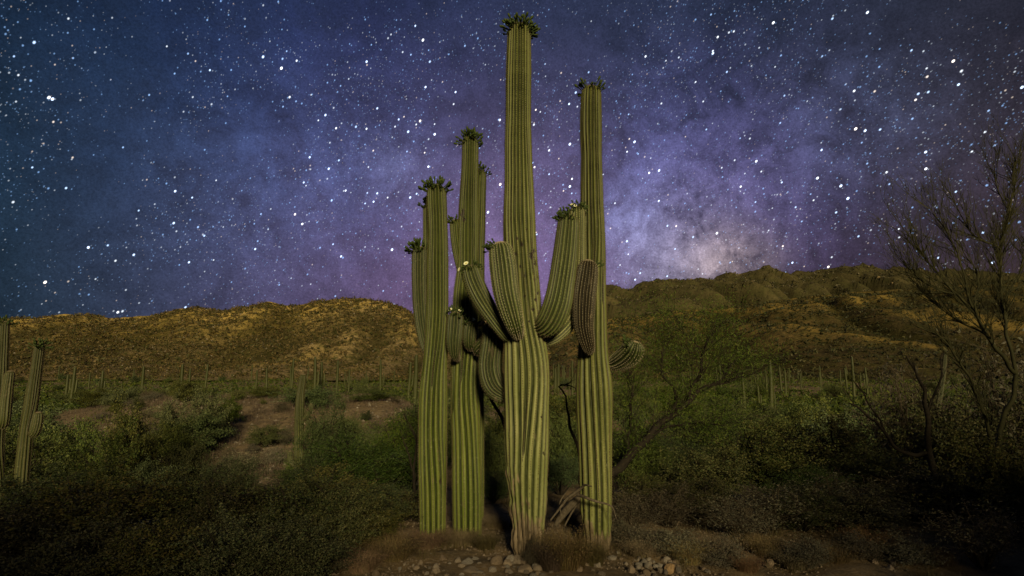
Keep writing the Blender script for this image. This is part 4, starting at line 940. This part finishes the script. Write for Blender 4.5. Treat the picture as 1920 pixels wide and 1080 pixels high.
big_rock(884, 1074, 36, 14, 1, 'wide flat rock at the bottom edge'); big_rock(1207, 1056, 18, 12, 2, 'rounded stone behind the orange rock'); big_rock(1444, 1060, 16, 14, 3, 'rounded tan rock below the right scrub')
big_rock(985, 1072, 30, 14, 0, 'flat grey rock at the bottom edge below the centre saguaro'); big_rock(829, 1050, 16, 12, 4, 'brown rock below the leftmost tall saguaro')
rs = random.Random(31)
for i in range(215):
    u = rs.random()
    px = rs.gauss(930, 90) if u < 0.5 else rs.gauss(1215, 80) if u < 0.85 else rs.uniform(650, 1700)
    py = rs.uniform(1050, 1095) if u < 0.95 else rs.uniform(1035, 1060); s = rs.uniform(7, 20) * (0.7 if rs.random() < 0.5 else 1.0)
    put_rock(px, py, s, s * rs.uniform(0.5, 0.9), RK[i % 9])
# stones on the bare slope
rng = np.random.default_rng(13); n = 3200; yy = 18 * (56 / 18) ** rng.random(n); xx = (rng.uniform(130, 810, n) - 960) / FPX * yy; zz = gh(xx, yy)
kb = np.array([[1, 0, 0], [0, 1, 0], [-1, 0, 0], [0, -1, 0], [0, 0, 0.8], [0, 0, -0.4]], float); kf = np.array([[0, 1, 4], [1, 2, 4], [2, 3, 4], [3, 0, 4]])
sc = 0.035 + 0.13 * rng.random(n) ** 5; kv = kb[None] * rng.uniform(0.6, 1.4, (n, 6, 1)) * sc[:, None, None] + np.stack([xx, yy, zz], axis=1)[:, None]
kF = (kf[None] + (np.arange(n) * 6)[:, None, None]).reshape(-1, 3)
link('slope_stones', mesh_np('slope_stones', kv.reshape(-1, 3), kF.ravel(), np.full(len(kF), 3), M['rock_dull']), kind='stuff')
# gravel
rng = np.random.default_rng(3); n = 9000
gxy = np.stack([rng.normal(0.3, 1.9, n), rng.uniform(4.6, 8.2, n)], axis=1); gz = gh(gxy[:, 0], gxy[:, 1])
base8 = np.array([[1, 0, 0], [0, 1, 0], [-1, 0, 0], [0, -1, 0], [0, 0, 0.7], [0, 0, -0.5]], float); F8 = np.array([[0, 1, 4], [1, 2, 4], [2, 3, 4], [3, 0, 4]])
sc = 0.007 + 0.014 * rng.random(n) ** 2.5
ang = rng.uniform(0, 6.28, n); ca, sa = np.cos(ang), np.sin(ang)
bv = base8[None] * rng.uniform(0.6, 1.4, (n, 6, 1)) * sc[:, None, None]
bv = np.stack([bv[:, :, 0] * ca[:, None] - bv[:, :, 1] * sa[:, None], bv[:, :, 0] * sa[:, None] + bv[:, :, 1] * ca[:, None], bv[:, :, 2]], axis=2)
Vg = bv + np.stack([gxy[:, 0], gxy[:, 1], gz + 0.004], axis=1)[:, None]
Fg = (F8[None] + (np.arange(n) * 6)[:, None, None]).reshape(-1, 3)
link('gravel', mesh_np('gravel', Vg.reshape(-1, 3), Fg.ravel(), np.full(len(Fg), 3), M['rock']), kind='stuff')

# ------------------------------------------------------------------ trees
def wander(pts, step, amp, rd):
    C = catmull([(*p[:3], p[3]) for p in pts], step); out = []
    for i, c in enumerate(C):
        nn = noise.noise_vector((c[0] * 4, c[1] * 4, c[2] * 4)) * amp
        out.append((Vector(c[:3]) + nn, c[3]))
    return out
def twigs(mb, p, d, length, r, depth, rd, tips, up=0.35, gn=2.6, ang=0.55):
    n = 4; pts = [p]; dd = d.normalized(); rr = [r]
    for i in range(n):
        dd = (dd + Vector((rd.gauss(0, .13), rd.gauss(0, .13), rd.gauss(0, .10) + up * 0.12))).normalized()
        pts.append(pts[-1] + dd * length / n); rr.append(r * (1 - 0.75 * (i + 1) / n))
    mb.tube(pts, rr, 4 if r > 0.006 else 3); tips.append((pts[-1], dd))
    if depth > 0:
        for i in range(int(gn + rd.random())):
            j = rd.randrange(1, n); ax = Vector((rd.gauss(0, 1), rd.gauss(0, .8), rd.gauss(0, 1))).normalized()
            nd = (Matrix.Rotation(rd.choice((-1, 1)) * rd.uniform(ang * .5, ang * 1.4), 3, ax) @ dd) + Vector((0, 0, up * 0.5))
            twigs(mb, pts[j], nd, length * rd.uniform(0.5, 0.8), max(0.0024, rr[j] * 0.7), depth - 1, rd, tips, up, gn, ang)
def tree(label, name, cat, limbs, mbark, seed, tw_len, tw_n, depth, up, r_tw=0.006, skip=0, leaf=None, nleaf=0, ang=0.55, group=None, spread=0.1, thin=1.0):
    rd = random.Random(seed); p0 = W(limbs[0][0][0], limbs[0][0][1], limbs[0][0][2])
    root = thing(name, label, cat, (0, 0, 0), group); alltips = []
    for li, L_ in enumerate(limbs):
        mb = MB(); K = []
        for (px, py, D, r) in L_:
            w = W(px, py, D); K.append((w.x, w.y, w.z, r))
        if li == 0:
            g = ghf(K[0][0], K[0][1])
            K = [(K[0][0], K[0][1], min(K[0][2], g) - 0.1, K[0][3] * 1.3)] + K[(1 if K[0][2] < g + 0.15 else 0):]
        path = wander(K, 0.07, 0.035 if 'bare' in name else 0.06, rd); mb.tube([q[0] for q in path], [q[1] * thin for q in path], 7)
        link('trunk' if li == 0 else 'branch', mb.mesh('branch', mbark, True), root)
        mt_ = MB(); tips = []; n = len(path)
        for q in range(int(tw_n * n / 25) + 1):
            i = rd.randrange(int(n * (skip if li == 0 else 0.12)), n - 1); d = (path[i + 1][0] - path[i][0]).normalized()
            ax = Vector((rd.gauss(0, 1), rd.gauss(0, .7), rd.gauss(0, 1))).normalized()
            nd = (Matrix.Rotation(rd.choice((-1, 1)) * rd.uniform(0.35, 0.9), 3, ax) @ d) + Vector((0, 0, up * .5))
            twigs(mt_, path[i][0], nd, tw_len * rd.uniform(0.6, 1.3), min(path[i][1] * 0.7, r_tw), depth, rd, tips, up, ang=ang)
        if mt_.v: link('twigs', mt_.mesh('twigs', mbark if 'bare' in name else M['bark']), root, kind='stuff')
        alltips += tips
    if leaf:
        rng = np.random.default_rng(seed); T = np.array([t[0] for t in alltips]); Dr = np.array([t[1] for t in alltips])
        idx = rng.integers(0, len(T), nleaf); P = T[idx] - Dr[idx] * rng.uniform(0, 0.25, (nleaf, 1)) + rng.normal(size=(nleaf, 3)) * spread
        P[:, 1] += 0.22          # most leaf hangs on the far side of the limbs
        V, F = leaves(P, 0.05, 0.0042, rng, droop=0.6)
        link('foliage', mesh_np('foliage', V, F.ravel(), np.full(len(F), 3), leaf), root)
    return root
tree('leafless tree at the right edge with slender upswept greenish branches against the stars', 'bare_tree', 'tree', [
    [(1800, 1012, 7.4, .07), (1830, 940, 7.4, .056), (1865, 850, 7.4, .046), (1890, 770, 7.4, .038), (1905, 700, 7.4, .032), (1893, 640, 7.4, .028), (1880, 570, 7.4, .025), (1872, 505, 7.4, .022), (1876, 455, 7.4, .022), (1892, 400, 7.4, .016), (1905, 335, 7.4, .010), (1912, 285, 7.4, .005)],
    [(1905, 700, 7.4, .036), (1875, 662, 7.3, .032), (1850, 628, 7.25, .028), (1826, 588, 7.2, .024), (1792, 548, 7.2, .018), (1755, 505, 7.2, .013), (1712, 455, 7.2, .009), (1672, 400, 7.2, .004)],
    [(1826, 588, 7.2, .020), (1812, 540, 7.15, .016), (1803, 495, 7.1, .012), (1778, 440, 7.1, .008), (1740, 385, 7.1, .004)],
    [(1875, 470, 7.4, .018), (1848, 452, 7.3, .014), (1822, 435, 7.3, .011), (1800, 400, 7.3, .008), (1780, 360, 7.3, .004)],
    [(1865, 850, 7.3, .030), (1840, 760, 7.2, .024), (1800, 680, 7.15, .018), (1772, 640, 7.1, .011), (1720, 610, 7.1, .005)],
    [(1892, 400, 7.4, .010), (1872, 360, 7.5, .008), (1862, 310, 7.5, .004)],
    [(1880, 570, 7.4, .018), (1905, 520, 7.5, .014), (1925, 460, 7.6, .010), (1935, 400, 7.6, .005)],
    [(1792, 548, 7.2, .013), (1740, 535, 7.2, .010), (1700, 500, 7.2, .007), (1665, 455, 7.2, .004)],
    [(1850, 628, 7.25, .016), (1800, 600, 7.4, .012), (1745, 560, 7.5, .009), (1700, 520, 7.5, .005)],
    [(1826, 588, 7.2, .014), (1835, 530, 7.4, .010), (1815, 480, 7.5, .008), (1790, 450, 7.5, .005)]],
    M['bark_green'], 5, 0.46, 34, 2, 0.5, r_tw=0.0075, skip=0.5, ang=0.5, thin=0.75)
tree('dark crooked leafless tree with low bent limbs left of the bare tree', 'crooked_tree', 'tree', [
    [(1790, 1010, 8.2, .08), (1765, 930, 8.3, .06), (1745, 850, 8.5, .045), (1738, 780, 8.5, .035), (1728, 720, 8.5, .022), (1705, 665, 8.5, .012)],
    [(1770, 985, 8.1, .05), (1735, 965, 8, .042), (1700, 950, 8, .035), (1675, 935, 8, .02)],
    [(1745, 850, 8.5, .03), (1700, 850, 8.6, .03), (1660, 810, 8.7, .024), (1620, 772, 8.7, .018), (1590, 755, 8.7, .009)],
    [(1660, 810, 8.7, .015), (1625, 745, 8.7, .011), (1600, 715, 8.7, .006)],
    [(1738, 780, 8.5, .02), (1760, 720, 8.5, .014), (1770, 660, 8.5, .008)]],
    M['bark'], 8, 0.4, 7, 1, 0.4, skip=0.5)
tree('green mesquite tree leaning right behind the right saguaro, with dark forked limbs', 'mesquite_tree', 'tree', [
    [(1140, 900, 9.0, .085), (1175, 862, 9.0, .07), (1215, 818, 9.0, .06), (1250, 785, 9.0, .05), (1290, 755, 9.0, .042), (1310, 735, 9.0, .034), (1335, 718, 9.0, .024), (1358, 700, 9.0, .016), (1380, 672, 9.0, .008)],
    [(1290, 755, 9, .03), (1312, 700, 9, .024), (1318, 660, 9, .018), (1335, 625, 9, .010), (1365, 600, 9, .005)],
    [(1250, 785, 9, .028), (1270, 742, 9.1, .02), (1245, 705, 9.2, .014), (1238, 660, 9.2, .008)],
    [(1175, 862, 9, .03), (1180, 800, 9.3, .024), (1185, 740, 9.4, .018), (1175, 690, 9.4, .010), (1190, 640, 9.4, .006)],
    [(1318, 660, 9, .014), (1290, 630, 9.1, .010), (1260, 610, 9.1, .005)],
    [(1335, 718, 9, .014), (1370, 712, 8.9, .010), (1410, 690, 8.9, .005)],
    [(1215, 818, 9, .022), (1260, 800, 8.8, .016), (1310, 790, 8.7, .010), (1350, 780, 8.7, .005)]],
    M['bark'], 14, 0.55, 20, 2, 0.2, leaf=M['leaf_mesquite'], nleaf=27000, skip=0.25, spread=0.13)
tree('dark bare branching shrub beside the leftmost tall saguaro', 'branching_shrub', 'shrub', [
    [(778, 985, 8.0, .03), (778, 930, 8, .024), (776, 880, 8, .018), (785, 840, 8, .013), (770, 800, 8, .008), (758, 775, 8, .004)],
    [(776, 880, 8, .014), (765, 855, 8, .010), (757, 825, 8, .005)], [(785, 840, 8, .010), (787, 810, 8, .008), (780, 780, 8, .004)]], M['bark'], 19, 0.22, 9, 1, 0.3)
tree('dark dead branch forking between the second and the centre saguaro', 'dead_branch', 'branch', [
    [(962, 900, 7.6, .03), (950, 830, 7.6, .026), (938, 785, 7.6, .024), (925, 755, 7.6, .02), (910, 738, 7.6, .014), (898, 735, 7.6, .006)],
    [(925, 755, 7.6, .013), (912, 725, 7.6, .009), (905, 712, 7.6, .004)]], M['bark'], 23, 0.18, 5, 1, 0.1)
tree('twisted dead branch arching between the centre and the right saguaro', 'dead_branch', 'branch', [
    [(1090, 880, 8.2, .03), (1070, 800, 8.2, .02), (1058, 745, 8.2, .013), (1045, 728, 8.2, .012), (1060, 722, 8.2, .011), (1078, 730, 8.2, .006)],
    [(1060, 722, 8.2, .008), (1072, 715, 8.2, .006), (1082, 712, 8.2, .003)]], M['bark'], 27, 0.2, 4, 1, 0.1)
# dead wood beside the right saguaro
t_ = thing('fallen_branch', 'fallen grey dead branch with splayed twigs leaning on the right saguaro foot', 'branch', (0, 0, 0))
for K in [[(1032, 975, 6.6, .01), (1050, 950, 6.6, .014), (1070, 930, 6.55, .018), (1088, 917, 6.5, .016), (1100, 911, 6.4, .012), (1112, 913, 6.3, .006)],
          [(1083, 928, 6.5, .02), (1105, 935, 6.35, .017), (1128, 943, 6.3, .013), (1148, 952, 6.3, .009), (1155, 975, 6.3, .005)],
          [(1040, 985, 6.8, .03), (1062, 955, 6.8, .045), (1085, 935, 6.75, .04), (1100, 920, 6.7, .02)],
          [(1060, 985, 6.8, .01), (1072, 960, 6.8, .012), (1085, 940, 6.75, .015)], [(1050, 960, 6.7, .008), (1048, 940, 6.7, .008), (1062, 920, 6.7, .004)]]:
    mb = MB(); path = wander([(*W(a, b, c), r) for (a, b, c, r) in K], 0.04, 0.02, random)
    mb.tube([q[0] for q in path], [q[1] for q in path], 6); link('limb', mb.mesh('limb', M['deadwood'], True), t_)
# pale twigs in front of the bushes
for K, lb in [([(1800, 1075, 6.2, .007), (1758, 1070, 6.2, .007), (1762, 1030, 6.2, .006), (1775, 1005, 6.2, .006), (1790, 1000, 6.2, .004)], 'thin pale crooked twig at the foot of the bare tree'),
              ([(440, 1060, 5.0, .004), (398, 1045, 5.0, .004), (375, 1040, 5.0, .004), (360, 1015, 5.0, .003), (352, 1012, 5.0, .002)], 'thin pale bare twig poking out of the lower left bushes')]:
    mb = MB(); mb.tube([W(a, b, c) for (a, b, c, r) in K], [q[3] for q in K], 4)
    link('twig', mb.mesh('twig', M['deadwood']), None, None, label=lb, category='twig')

# where neighbours still share a label, say which one it is from left to right
def _px(o): return o.location.x / max(o.location.y, 0.1)
_by = {}
for o in S.objects:
    if o.parent is None and 'label' in o: _by.setdefault(o['label'], []).append(o)
for lab, os_ in _by.items():
    if len(os_) < 2: continue
    os_.sort(key=_px); n = len(os_)
    words_ = {2: ['left one', 'right one'], 3: ['left one', 'middle one', 'right one'], 4: ['leftmost', 'second from left', 'second from right', 'rightmost'],
              5: ['leftmost', 'second from left', 'middle one', 'second from right', 'rightmost'], 6: ['leftmost', 'second from left', 'third from left', 'third from right', 'second from right', 'rightmost']}.get(n)
    if words_:
        for o, w_ in zip(os_, words_):
            if len(lab.split()) + len(w_.split()) <= 16: o['label'] = lab + ', ' + w_
